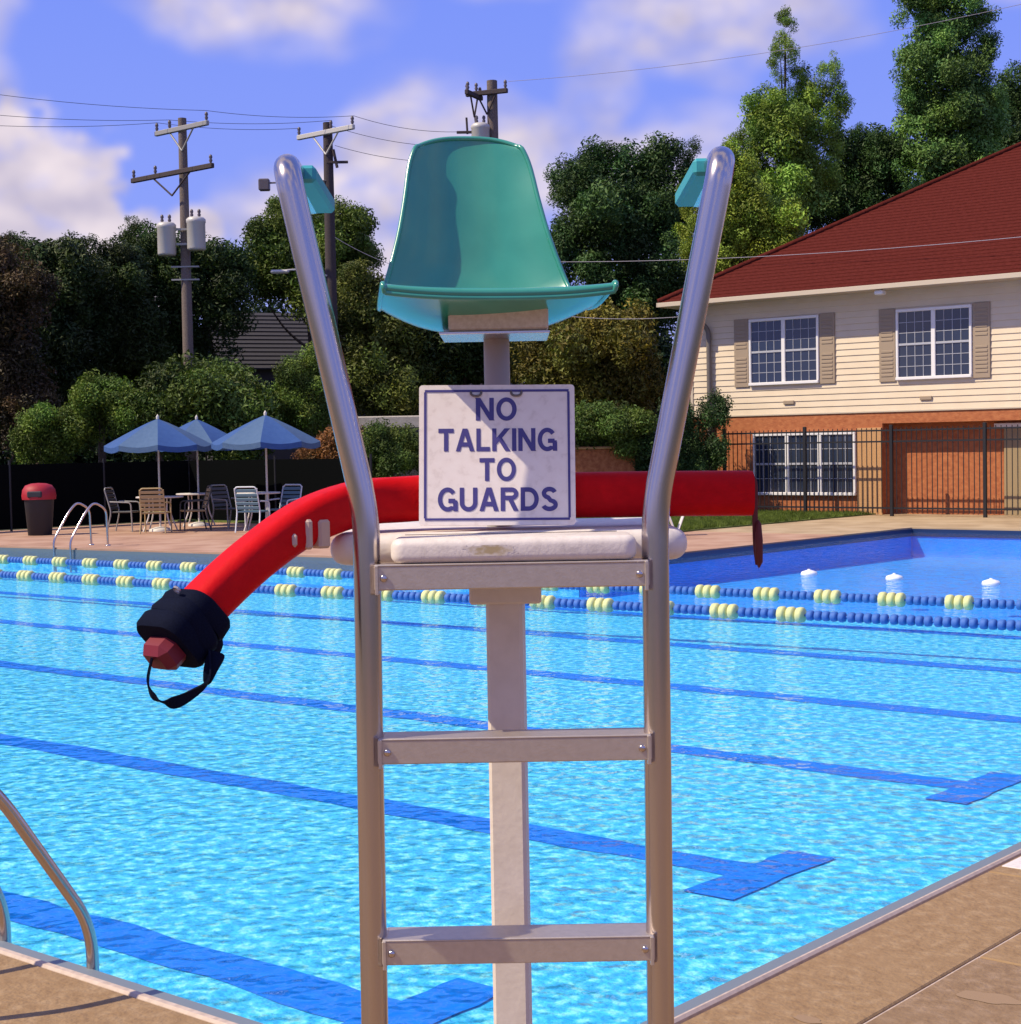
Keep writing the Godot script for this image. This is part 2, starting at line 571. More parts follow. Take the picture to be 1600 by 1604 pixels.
	mats.canvas2.backlight = Color(0.35, 0.4, 0.5)
	mats.pole_white = plain(lin(0.55, 0.52, 0.48), 0.5)
	mats.table_top = plain(lin(0.62, 0.58, 0.55), 0.4)
	mats.chair_tan = plain(lin(0.40, 0.29, 0.14), 0.6)
	mats.chair_white = plain(lin(0.62, 0.66, 0.72), 0.5)
	mats.chair_dark = plain(lin(0.06, 0.06, 0.06), 0.5)
	mats.chair_blue = plain(lin(0.10, 0.19, 0.26), 0.6)
	mats.can_body = plain(lin(0.02, 0.02, 0.03), 0.7)
	mats.can_lid = plain(lin(0.33, 0.008, 0.02), 0.6)
	mats.beige = plain(lin(0.50, 0.42, 0.33), 0.6)
	mats.shed_wall = plain(lin(0.06, 0.055, 0.06), 0.9)
	mats.shed_roof = toned([[0.0, lin(0.025, 0.023, 0.03)], [1.0, lin(0.045, 0.042, 0.05)]], 80, 0.05, 2.0, 0.9, 1.0)
	mats.lawn = toned([[0.0, lin(0.055, 0.085, 0.012)], [0.5, lin(0.085, 0.12, 0.018)], [1.0, lin(0.13, 0.16, 0.03)]], 81, 0.03, 3.0, 0.9, 3.0)
	mats.earth = toned([[0.0, lin(0.02, 0.026, 0.010)], [1.0, lin(0.05, 0.055, 0.02)]], 82, 0.02, 6.0, 0.95, 2.0)
	mats.concrete = toned([[0.0, lin(0.36, 0.33, 0.29)], [1.0, lin(0.48, 0.44, 0.40)]], 83, 0.02, 2.0, 0.85, 1.0)

# ---------------------------------------------------------------- ground, decks, pool
func far_edge(l: float) -> float:
	return 18.2 - (l - 14.13) * 0.0948

func make_ground() -> void:
	var st := mb()
	st.set_smooth_group(-1)
	for q in [[-600.0, 600.0, 34.3, 700.0], [-600.0, 600.0, -500.0, -6.0], [32.0, 600.0, -6.0, 34.3], [-600.0, -6.0, -6.0, 34.3]]:
		quad(st, lr(q[0], q[2], -0.02), lr(q[1], q[2], -0.02), lr(q[1], q[3], -0.02), lr(q[0], q[3], -0.02), Vector3.UP)
	struct("ground", st, mats.earth)
	st = mb()
	lrprism(st, [[17.32, 25.0], [32.0, 25.0], [32.0, 34.3], [17.32, 34.3]], -0.3, 0.03)
	struct("lawn", st, mats.lawn)
	# blades along the lawn's front
	rng.seed = 77
	var blade := mb()
	blade.set_smooth_group(-1)
	for k in 7:
		var p := Vector3(rng.randf_range(-0.06, 0.06), 0, rng.randf_range(-0.06, 0.06))
		var h := rng.randf_range(0.04, 0.09)
		tri(blade, p + Vector3(-0.006, 0, 0), p + Vector3(0.006, 0, 0), p + Vector3(rng.randf_range(-0.03, 0.03), h, rng.randf_range(-0.03, 0.03)), Vector3(0, 0.3, 1))
	blade.generate_normals()
	var mm := MultiMesh.new()
	mm.transform_format = MultiMesh.TRANSFORM_3D
	mm.use_colors = true
	mm.mesh = blade.commit()
	mm.instance_count = 9000
	for i in 9000:
		mm.set_instance_transform(i, Transform3D(Basis(Vector3.UP, rng.randf() * TAU), lr(rng.randf_range(17.35, 22.5), rng.randf_range(25.0, 33.0), 0.03)))
		var v := rng.randf_range(0.6, 1.4)
		mm.set_instance_color(i, Color(0.10 * v, 0.14 * v, 0.02 * v))
	var g := MultiMeshInstance3D.new()
	g.multimesh = mm
	g.material_override = leaf_mat("x")
	g.name = "grass"
	g.set_meta("kind", "stuff")
	g.set_meta("label", "sunlit green grass on the bank before the clubhouse fence")
	g.set_meta("category", "grass")
	add_child(g, true)

func slab_rows(parent: Node3D, l_cuts: Array, r_cuts: Array, m: Array) -> void:
	for i in l_cuts.size() - 1:
		for j in r_cuts.size() - 1:
			var st := mb()
			lrbox(st, l_cuts[i] + 0.006, l_cuts[i + 1] - 0.006, r_cuts[j] + 0.006, r_cuts[j + 1] - 0.006, -0.14, 0.0, 0.005)
			build("slab", st, m[(i * 3 + j * 5 + j / 2) % m.size()], parent)

func make_decks() -> void:
	# near deck: two arms round the near corner of the pool, cut into slabs, over a bed that shows as pale joints
	var st := mb()
	lrprism(st, [[-6.0, -6.0], [32.0, -6.0], [32.0, 3.02], [2.64, 3.02], [2.64, 30.0], [-6.0, 30.0]], -1.6, -0.008)
	var deck := struct("pool_deck", st, mats.coping)
	slab_rows(deck, [-6.0, -3.0, 0.0, 2.225], [-6.0, -3.0, 0.0, 2.58], [mats.deck2, mats.deck])
	slab_rows(deck, [2.225, 5.2, 8.2, 11.2, 14.2, 17.2, 20.2, 23.2, 26.2, 29.2, 32.0], [-6.0, -3.0, 0.0, 2.58], [mats.deck, mats.deck2])
	slab_rows(deck, [-6.0, -3.0, 0.0, 2.225], [2.58, 4.9, 7.9, 10.9, 13.9, 16.9, 19.9, 22.9, 25.9, 30.0], [mats.deck2, mats.deck])
	slab_rows(deck, [2.225, 2.64], [3.02, 5.9, 8.9, 11.9, 14.9, 17.9, 20.9, 23.9, 26.9, 30.0], [mats.deck])
	slab_rows(deck, [2.225, 2.64, 5.2, 8.2, 11.2, 14.2, 17.2, 20.2, 23.2, 26.2, 29.2, 32.0], [2.58, 3.02], [mats.deck])
	# pale nosing and the gutter channel along the two near edges
	st = mb()
	lrbox(st, 2.652, 2.675, 3.02, 28.4, -0.10, 0.004, 0.008)
	lrbox(st, 2.675, 32.0, 3.02, 3.055, -0.10, 0.004, 0.008)
	struct("pool_coping", st, mats.coping)
	st = mb()
	lrbox(st, 2.676, 2.735, 3.056, 28.4, -1.5, -0.006, 0.004)
	lrbox(st, 2.735, 32.0, 3.056, 3.115, -1.5, -0.006, 0.004)
	struct("pool_gutter", st, mats.gutter)
	# far decks
	st = mb()
	lrprism(st, [[14.13, 18.2], [32.0, far_edge(32.0)], [32.0, 25.8], [14.13, 25.8]], -1.6, 0.0)
	struct("far_deck", st, mats.far_deck)
	st = mb()
	lrprism(st, [[14.13, 25.8], [17.32, 25.8], [17.32, 34.3], [-6.0, 34.3], [-6.0, 28.4], [14.13, 28.4]], -1.6, 0.004)
	struct("side_deck", st, mats.side_deck)
	st = mb()
	lrbox(st, 14.10, 14.122, 18.2, 28.37, -0.16, -0.02)
	lrbox(st, -6.0, 14.10, 28.37, 28.392, -0.16, -0.02)
	var a := lr(14.13, 18.2)
	var b := lr(32.0, far_edge(32.0))
	struct("pool_tile_band", st, mats.navy_tile)
	st = mb()
	var dir := (b - a).normalized()
	box(st, Transform3D(Basis(dir, Vector3.UP, dir.cross(Vector3.UP)), (a + b) * 0.5 + Vector3(0, -0.15, 0) - DR * 0.0), Vector3(a.distance_to(b), 0.24, 0.04))
	struct("pool_tile_band", st, mats.grey_tile)

func make_marks() -> void:
	var deck: Node3D = get_node("pool_deck")
	var st := mb()
	lrbox(st, 2.40, 2.62, 6.00, 6.55, -0.004, 0.003, 0.001)
	build("white_marking", st, mats.white_plastic, deck)
	for q in [[2.03, 4.55, 0.085, 0.05], [2.36, 4.07, 0.05, 0.022], [1.90, 4.62, 0.03, 0.02]]:
		st = mb()
		st.set_smooth_group(-1)
		rng.seed = int(q[0] * 100.0)
		var ph := rng.randf() * 6.0
		var prev := Vector3()
		for i in 37:
			var a := TAU * i / 36.0
			var k := 1.0 + 0.16 * sin(a * 2.0 + ph) + 0.09 * sin(a * 5.0 + ph * 2.0)
			var p := lr(q[0] + cos(a) * q[2] * k, q[1] + sin(a) * q[3] * k, 0.0015)
			if i > 0:
				tri(st, lr(q[0], q[1], 0.0015), prev, p, Vector3.UP)
			prev = p
		build("stain", st, mats.pale_stain, deck)

func make_far_wood() -> void:
	rng.seed = 404
	var mm := MultiMesh.new()
	mm.transform_format = MultiMesh.TRANSFORM_3D
	mm.use_colors = true
	mm.mesh = clumps[0]
	mm.instance_count = 5200
	for i in 5200:
		var x := rng.randf_range(-60.0, 70.0)
		var top := 6.3 + 1.4 * sin(x * 0.4) + 0.9 * sin(x * 1.1 + 2.0) + (3.0 if x > 12.0 else 0.0)
		var y := top * pow(rng.randf(), 0.6)
		mm.set_instance_transform(i, Transform3D(Basis(Vector3(rng.randfn(), rng.randfn(), rng.randfn()).normalized(), rng.randf() * TAU).scaled(Vector3.ONE * rng.randf_range(0.7, 1.3)), Vector3(x, y, -74.0 - rng.randf() * 5.0 - absf(x) * 0.1)))
		var v := rng.randf_range(0.6, 1.4)
		mm.set_instance_color(i, Color(0.022 * v, 0.045 * v, 0.014 * v))
	var o := MultiMeshInstance3D.new()
	o.multimesh = mm
	o.material_override = leaf_mat("x")
	o.name = "far_woods"
	o.set_meta("kind", "stuff")
	o.set_meta("label", "dark mass of far woods behind all the other trees")
	o.set_meta("category", "woods")
	add_child(o, true)

func lane_strip(parent: Node3D, r: float, l0: float, l1: float, w: float, sd: int) -> void:
	rng.seed = sd
	var st := mb()
	st.set_smooth_group(-1)
	var n := int((l1 - l0) / 0.16)
	var e0 := 0.0
	var e1 := 0.0
	var p0 := Vector3()
	var p1 := Vector3()
	for i in n + 1:
		var l := lerpf(l0, l1, float(i) / n)
		e0 = e0 * 0.5 + rng.randf_range(-0.018, 0.018)
		e1 = e1 * 0.5 + rng.randf_range(-0.018, 0.018)
		var q0 := lr(l, r - w * 0.5 + e0, FLOOR + 0.004)
		var q1 := lr(l, r + w * 0.5 + e1, FLOOR + 0.004)
		if i > 0:
			quad(st, p0, p1, q1, q0, Vector3.UP)
		p0 = q0
		p1 = q1
	# the bar of the T
	var m := int(1.06 / 0.1)
	for i in m + 1:
		var rr := lerpf(r - 0.48, r + 0.46, float(i) / m)
		var q0 := lr(l0 - 0.12 + rng.randf_range(-0.012, 0.012), rr, FLOOR + 0.008)
		var q1 := lr(l0 + 0.14 + rng.randf_range(-0.012, 0.012), rr, FLOOR + 0.008)
		if i > 0:
			quad(st, p0, p1, q1, q0, Vector3.UP)
		p0 = q0
		p1 = q1
	build("lane_line", st, mats.lane_blue, parent)

func make_pool() -> void:
	var st := mb()
	st.set_smooth_group(-1)
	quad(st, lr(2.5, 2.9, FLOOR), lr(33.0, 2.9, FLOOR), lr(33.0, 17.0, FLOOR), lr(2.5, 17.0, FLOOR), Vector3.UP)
	var basin := struct("pool_basin", st, mats.caustic_plaster)
	st = mb()
	st.set_smooth_group(-1)
	quad(st, lr(2.5, 17.0, FLOOR), lr(33.0, 17.0, FLOOR), lr(33.0, 18.6, -0.5), lr(2.5, 18.6, -0.5), Vector3.UP)
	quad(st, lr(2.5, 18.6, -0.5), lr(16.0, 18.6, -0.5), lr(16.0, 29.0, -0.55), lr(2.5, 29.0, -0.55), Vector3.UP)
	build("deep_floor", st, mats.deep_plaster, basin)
	st = mb()
	st.set_smooth_group(-1)
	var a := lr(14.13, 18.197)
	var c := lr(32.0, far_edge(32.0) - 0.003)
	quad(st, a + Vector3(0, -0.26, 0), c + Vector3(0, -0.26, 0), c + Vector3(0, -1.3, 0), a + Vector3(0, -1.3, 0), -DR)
	build("lap_lining", st, mats.caustic_plaster, basin)
	st = mb()
	st.set_smooth_group(-1)
	quad(st, lr(14.124, 18.2, -0.02), lr(14.124, 28.39, -0.02), lr(14.124, 28.39, -1.4), lr(14.124, 18.2, -1.4), -DL)
	quad(st, lr(14.12, 28.394, -0.02), lr(2.6, 28.394, -0.02), lr(2.6, 28.394, -1.4), lr(14.12, 28.394, -1.4), -DR)
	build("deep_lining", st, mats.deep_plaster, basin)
	for i in 6:
		lane_strip(basin, [4.22, 6.72, 9.16, 11.54, 13.98, 16.3][i], 4.12, 28.5, 0.27, 300 + i)
	st = mb()
	st.set_smooth_group(-1)
	quad(st, lr(2.6, 3.0, WATER), lr(32.0, 3.0, WATER), lr(32.0, 18.6, WATER), lr(2.6, 18.6, WATER), Vector3.UP)
	quad(st, lr(2.6, 18.6, WATER), lr(14.2, 18.6, WATER), lr(14.2, 28.45, WATER), lr(2.6, 28.45, WATER), Vector3.UP)
	var water := struct("water", st, mats.water)

func pool_ladder_mesh() -> Node3D:
	# origin on the edge of the deck, +z towards the water
	var t := thing("pool_ladder", "curved steel pool ladder at the near left edge of the pool", "pool ladder", lr(4.62, 3.13), 0.0, "pool ladders")
	for s: float in [-0.25, 0.25]:
		var st := mb()
		tube(st, bent([Vector3(s, -1.3, 0), Vector3(s, 0.13, 0), Vector3(s, 0.62, -0.33), Vector3(s, 0.80, -0.52), Vector3(s, 0.66, -0.78), Vector3(s, -0.02, -0.80)], 0.11), 0.02, 12)
		build("rail", st, mats.steel, t)
		st = mb()
		lathe(st, at(Vector3(s, 0.004, -0.80)), [Vector2(0.05, 0.0), Vector2(0.045, 0.015), Vector2(0.021, 0.02)], 14)
		build("base_ring", st, mats.steel, t)
	for y: float in [-0.25, -0.55, -0.85]:
		var st := mb()
		box(st, at(Vector3(0, y, 0.0)), Vector3(0.5, 0.03, 0.07), 0.008)
		build("tread", st, mats.white_plastic, t)
	return t

func lane_rope(label: String, a: Vector3, b: Vector3, blue_from: float, phase: float, called: String) -> void:
	var t := thing(called, label, "lane rope", Vector3.ZERO, 0.0, "floating lane ropes")
	var n := 90
	var pts := []
	var side := (b - a).normalized().cross(Vector3.UP)
	for i in n + 1:
		var f := float(i) / n
		pts.append(a.lerp(b, f) + side * (sin(f * 9.0 + phase) * 0.12 + sin(f * 23.0 + phase) * 0.03) + Vector3(0, 0.02, 0))
	var st := mb()
	tube(st, pts, 0.012, 6)
	build("cable", st, mats.float_blue, t)
	var total := a.distance_to(b)
	var d := 0.25
	var k := 0
	while d < total - 0.3:
		var yellow := k % 2 == 0 and d > blue_from
		var ln := 0.30 if yellow else 0.42
		var f := clampf((d + ln * 0.5) / total, 0.0, 1.0)
		var i := clampi(int(f * n), 0, n - 1)
		var p: Vector3 = pts[i].lerp(pts[i + 1], f * n - i)
		var dir: Vector3 = (pts[i + 1] - pts[i]).normalized()
		var x := dir.cross(Vector3.UP).normalized()
		var fr := Transform3D(Basis(x, dir, x.cross(dir)), p)
		st = mb()
		var discs := 3 if yellow else 5
		var r := 0.080 if yellow else 0.052
		for q in discs:
			var y0 := -ln * 0.5 + ln * q / discs
			var w := ln / discs
			lathe(st, fr, [Vector2(0.012, y0), Vector2(r * 0.9, y0 + w * 0.1), Vector2(r, y0 + w * 0.3), Vector2(r, y0 + w * 0.6), Vector2(r * 0.9, y0 + w * 0.8), Vector2(0.012, y0 + w * 0.86)], 10)
		build("yellow_float" if yellow else "blue_float", st, mats.float_yellow if yellow else mats.float_blue, t)
		d += ln + 0.015
		k += 1

# ---------------------------------------------------------------- clubhouse
func sash_window(parent: Node3D, l0: float, l1: float, y0: float, y1: float, r: float, cols: int, rows: int, units: int) -> void:
	# frame proud of the wall, glass set back in it, real glazing bars; r is the wall's face, -R is out
	var frame := mb()
	var o := r - 0.05
	lrbox(frame, l0, l1, o, r + 0.02, y1 - 0.07, y1, 0.01)
	lrbox(frame, l0, l1, o - 0.03, r + 0.02, y0, y0 + 0.07, 0.01)
	lrbox(frame, l0, l0 + 0.06, o, r + 0.02, y0 + 0.07, y1 - 0.07, 0.01)
	lrbox(frame, l1 - 0.06, l1, o, r + 0.02, y0 + 0.07, y1 - 0.07, 0.01)
	var w := (l1 - l0 - 0.12) / units
	for u in range(1, units):
		lrbox(frame, l0 + 0.06 + w * u - 0.05, l0 + 0.06 + w * u + 0.05, o + 0.004, r + 0.02, y0 + 0.07, y1 - 0.07, 0.01)
	var win := build("window", frame, mats.frame, parent)
	var ym := (y0 + y1) * 0.5
	for u in units:
		var a := l0 + 0.06 + w * u + (0.05 if u > 0 else 0.0)
		var b := l0 + 0.06 + w * (u + 1) - (0.05 if u < units - 1 else 0.0)
		var g := mb()
		lrbox(g, a, b, r - 0.008, r + 0.015, y0 + 0.07, y1 - 0.07)
		build("pane", g, mats.dark_glass, win)
		var s := mb()
		lrbox(s, a, b, r - 0.032, r - 0.008, ym - 0.025, ym + 0.025, 0.006)
		for half in 2:
			var s0 := y0 + 0.07 if half == 0 else ym + 0.025
			var s1 := ym - 0.025 if half == 0 else y1 - 0.07
			for c in range(1, cols):
				var x := lerpf(a, b, float(c) / cols)
				lrbox(s, x - 0.0065, x + 0.0065, r - 0.02, r - 0.008, s0, s1)
			for q in range(1, rows):
				var y := lerpf(s0, s1, float(q) / rows)
				lrbox(s, a, b, r - 0.018, r - 0.0085, y - 0.0065, y + 0.0065)
		build("glazing_bars", s, mats.muntin, win)

func make_clubhouse() -> void:
	var W := 33.12
	var t := thing("clubhouse", "two storey clubhouse with cream siding, brick ground floor and red hipped roof", "building")
	var l1 := 22.15
	var l0 := 2.0
	# core walls
	var st := mb()
	lrbox(st, l0, l1, W + 0.03, W + 13.0, 2.3, 4.98)
	build("upper_wall", st, mats.siding, t)
	st = mb()
	lrbox(st, 17.16, l1, W, W + 13.0, -0.1, 2.3)
	lrbox(st, l0, 17.16, W + 0.5, W + 13.0, -0.1, 2.02)
	build("brick_wall", st, mats.brick, t)
	st = mb()
	lrbox(st, l0, 17.16, W + 0.002, W + 12.0, 2.02, 2.298)
	build("brick_band", st, mats.brick, t)
	st = mb()
	lrbox(st, 17.162, 17.76, W - 0.04, W - 0.001, -0.1, 1.93, 0.01)
	build("brick_pier", st, mats.brick_pale, t)
	# clapboards: each a long wedge that overlaps the one below
	var rows := 19
	var dh := (4.96 - 2.3) / rows
	for i in rows:
		var y := 2.3 + dh * i
		st = mb()
		st.set_smooth_group(-1)
		var ang := 0.14
		var bas := Basis(DL, Vector3.UP, DR).rotated(DL, 0.0)
		var c := lr((l0 + l1) * 0.5, W + 0.004, y + dh * 0.5)
		var tilt := Basis(DL.normalized(), Vector3.UP * cos(ang) + DR * sin(ang), (DR * cos(ang) - Vector3.UP * sin(ang)))
		box(st, Transform3D(tilt, c), Vector3(l1 - l0, dh + 0.012, 0.018), 0.003)
		build("siding_board", st, mats.siding, t)
	st = mb()
	lrbox(st, l1 - 0.02, l1 + 0.06, W - 0.03, W + 0.12, 2.3, 4.96, 0.008)
	build("corner_trim", st, mats.trim, t)
	st = mb()
	lrbox(st, l0, l1 + 0.03, W - 0.03, W + 0.02, 2.262, 2.302, 0.006)
	build("skirt_trim", st, mats.trim, t)
	# windows and shutters
	for x in [[18.70, 20.54, 2.97, 4.52], [15.03, 16.79, 2.95, 4.50], [11.4, 13.2, 2.95, 4.50]]:
		sash_window(t, x[0], x[1], x[2], x[3], W - 0.02, 4, 3, 2)
		for k in [[x[0] - 0.40, x[0] - 0.02], [x[1] + 0.02, x[1] + 0.41]]:
			var sh := mb()
			lrbox(sh, k[0], k[1], W - 0.045, W - 0.012, x[2] - 0.02, x[3] + 0.02, 0.006)
			var shutter := build("shutter", sh, mats.shutter, t)
			for q in 16:
				var yy: float = lerpf(x[2] + 0.08, x[3] - 0.08, (q + 0.5) / 16.0)
				if absf(q - 7.5) < 0.6:
					continue
				sh = mb()
				lrbox(sh, k[0] + 0.05, k[1] - 0.05, W - 0.058, W - 0.044, yy - 0.03, yy + 0.025, 0.006)
				build("slat", sh, mats.shutter, shutter)
	sash_window(t, 17.80, 20.46, 0.42, 1.86, W - 0.02, 4, 2, 3)
	for x in [[19.5, 2.56], [16.1, 2.55]]:
		st = mb()
		lrbox(st, x[0] - 0.14, x[0] + 0.14, W - 0.05, W - 0.012, x[1] - 0.05, x[1] + 0.04, 0.012)
		build("vent", st, mats.shutter, t)
	# porch door and its pale lintel
	st = mb()
	lrbox(st, 12.6, 14.55, W + 0.44, W + 0.497, 0.0, 1.86, 0.01)
	build("door", st, mats.door, t)
	st = mb()
	lrbox(st, 12.3, 14.75, W + 0.40, W + 0.497, 1.87, 1.97, 0.01)
	build("lintel", st, mats.frame, t)
	# downspout, bracket lamp at the corner
	st = mb()
	tube(st, bent([lr(21.95, W - 0.75, 4.88), lr(21.75, W - 0.4, 4.6), lr(21.62, W - 0.10, 4.35), lr(21.62, W - 0.10, 0.1)], 0.15), 0.06, 8)
	build("downspout", st, mats.pipe, t)
	# roof: hipped, in stepped shingle courses
	var e := 0.70
	var eave := 5.0
	var el := l1 + 0.50
	var er := W - e
	var ridge_in := 7.2
	var pitch := 0.588
	var n := 46
	st = mb()
	st.set_smooth_group(-1)
	var far_l := 0.0
	for i in n:
		var k0 := ridge_in * i / n
		var k1 := ridge_in * (i + 1) / n
		var y0 := eave + k0 * pitch + 0.03
		var y1 := eave + k1 * pitch + 0.012
		quad(st, lr(el - k0, er + k0, y0), lr(far_l, er + k0, y0), lr(far_l, er + k1, y1), lr(el - k1, er + k1, y1), Vector3.UP - DR)
		quad(st, lr(el - k0, er + k0, y0 - 0.02), lr(far_l, er + k0, y0 - 0.02), lr(far_l, er + k0, y0), lr(el - k0, er + k0, y0), -DR)
		quad(st, lr(el - k0, er + k0, y0), lr(el - k0, er + 2.0 * ridge_in - k0, y0), lr(el - k1, er + 2.0 * ridge_in - k1, y1), lr(el - k1, er + k1, y1), Vector3.UP + DL)
		quad(st, lr(el - k0, er + 2.0 * ridge_in - k0, y0), lr(far_l, er + 2.0 * ridge_in - k0, y0), lr(far_l, er + 2.0 * ridge_in - k1, y1), lr(el - k1, er + 2.0 * ridge_in - k1, y1), Vector3.UP + DR)
	var roof := build("roof", st, mats.roof, t)
	st = mb()
	tube(st, [lr(el, er, eave + 0.05), lr(el - ridge_in, er + ridge_in, eave + ridge_in * pitch + 0.03)], 0.07, 6)
	build("hip_cap", st, mats.roof, roof)
	st = mb()
	lrbox(st, far_l, el, er - 0.03, er + 0.0, eave - 0.09, eave + 0.015, 0.006)
	lrbox(st, el, el + 0.03, er - 0.03, er + 2.0 * ridge_in, eave - 0.09, eave + 0.015, 0.006)
	build("fascia", st, mats.trim, roof)
	st = mb()
	lrbox(st, far_l, el - 0.002, er + 0.002, er + 2.0 * ridge_in, eave - 0.08, eave - 0.02)
	build("soffit", st, mats.trim, roof)
	for x in [16.9, 12.6]:
		st = mb()
		lrbox(st, x - 0.1, x + 0.1, er + 0.05, er + 0.25, eave - 0.2, eave - 0.1, 0.02)
		build("soffit_lamp", st, mats.frame, roof)

func make_fence() -> void:
	var R := 32.45
	var t := thing("iron_fence", "black iron picket fence in front of the clubhouse", "fence")
	var l := 20.85
	var st := mb()
	for y: float in [0.18, 1.62, 1.86]:
		lrbox(st, 8.0, 20.9, R - 0.012, R + 0.012, y - 0.018, y + 0.018)
	build("rail", st, mats.iron, t)
	var i := 0
	while l > 9.0:
		st = mb()
		if i % 18 == 0:
			lrbox(st, l - 0.035, l + 0.035, R - 0.035, R + 0.035, 0.0, 1.98, 0.006)
			build("fence_post", st, mats.iron, t)
		else:
			lrbox(st, l - 0.0075, l + 0.0075, R - 0.0075, R + 0.0075, 0.08, 1.92)
			build("picket", st, mats.iron, t)
		l -= 0.118
		i += 1

func make_screen_fence() -> void:
	var t := thing("screen_fence", "dark mesh screen fence behind the umbrella tables", "fence")
	for q in [[lr(31.6, 15.5), lr(31.6, 25.4)], [lr(31.6, 25.4), lr(25.4, 25.4)]]:
		var a: Vector3 = q[0]
		var b: Vector3 = q[1]
		var dir := (b - a).normalized()
		var n := int(a.distance_to(b) / 2.4)
		for i in n + 1:
			var p := a.lerp(b, float(i) / n)
			var st := mb()
			tube(st, [p, p + Vector3(0, 1.55, 0)], 0.03, 8)
			build("fence_post", st, mats.iron, t)
			if i < n:
				var p2 := a.lerp(b, (i + 1.0) / n)
				st = mb()
				box(st, Transform3D(Basis(dir, Vector3.UP, dir.cross(Vector3.UP)), (p + p2) * 0.5 + Vector3(0, 0.75, 0)), Vector3(p.distance_to(p2) - 0.04, 1.42, 0.012))
				build("screen_panel", st, mats.mesh_screen, t)

# ---------------------------------------------------------------- utility poles and wires
func insulator(st: SurfaceTool, p: Vector3) -> void:
	lathe(st, at(p), [Vector2(0.0, 0.24), Vector2(0.035, 0.22), Vector2(0.05, 0.16), Vector2(0.03, 0.12), Vector2(0.05, 0.08), Vector2(0.02, 0.0)], 8)

func crossarm(t: Node3D, c: Vector3, dir: Vector3, half: float, m: Material, pins: Array) -> void:
	var st := mb()
	box(st, Transform3D(Basis(dir, Vector3.UP, dir.cross(Vector3.UP)), c), Vector3(half * 2.0, 0.13, 0.11), 0.015)
	for s in [-1, 1]:
		tube(st, [c + dir * half * 0.45 * s - Vector3(0, 0.05, 0), c - Vector3(0, 0.6, 0)], 0.025, 6)
	var arm := build("crossarm", st, m, t)
	for f in pins:
		st = mb()
		insulator(st, c + dir * half * f + Vector3(0, 0.06, 0))
		build("insulator", st, mats.porcelain, arm)

func transformer(t: Node3D, c: Vector3) -> void:
	var st := mb()
	lathe(st, at(c), [Vector2(0.0, 0.0), Vector2(0.23, 0.0), Vector2(0.25, 0.05), Vector2(0.25, 0.72), Vector2(0.265, 0.74), Vector2(0.265, 0.82), Vector2(0.2, 0.88), Vector2(0.0, 0.9)], 18)
	var can := build("transformer", st, mats.can_metal, t)
	for x: float in [-0.1, 0.1]:
		st = mb()
		insulator(st, c + Vector3(x, 0.86, 0.05))
		build("bushing", st, mats.porcelain, can)

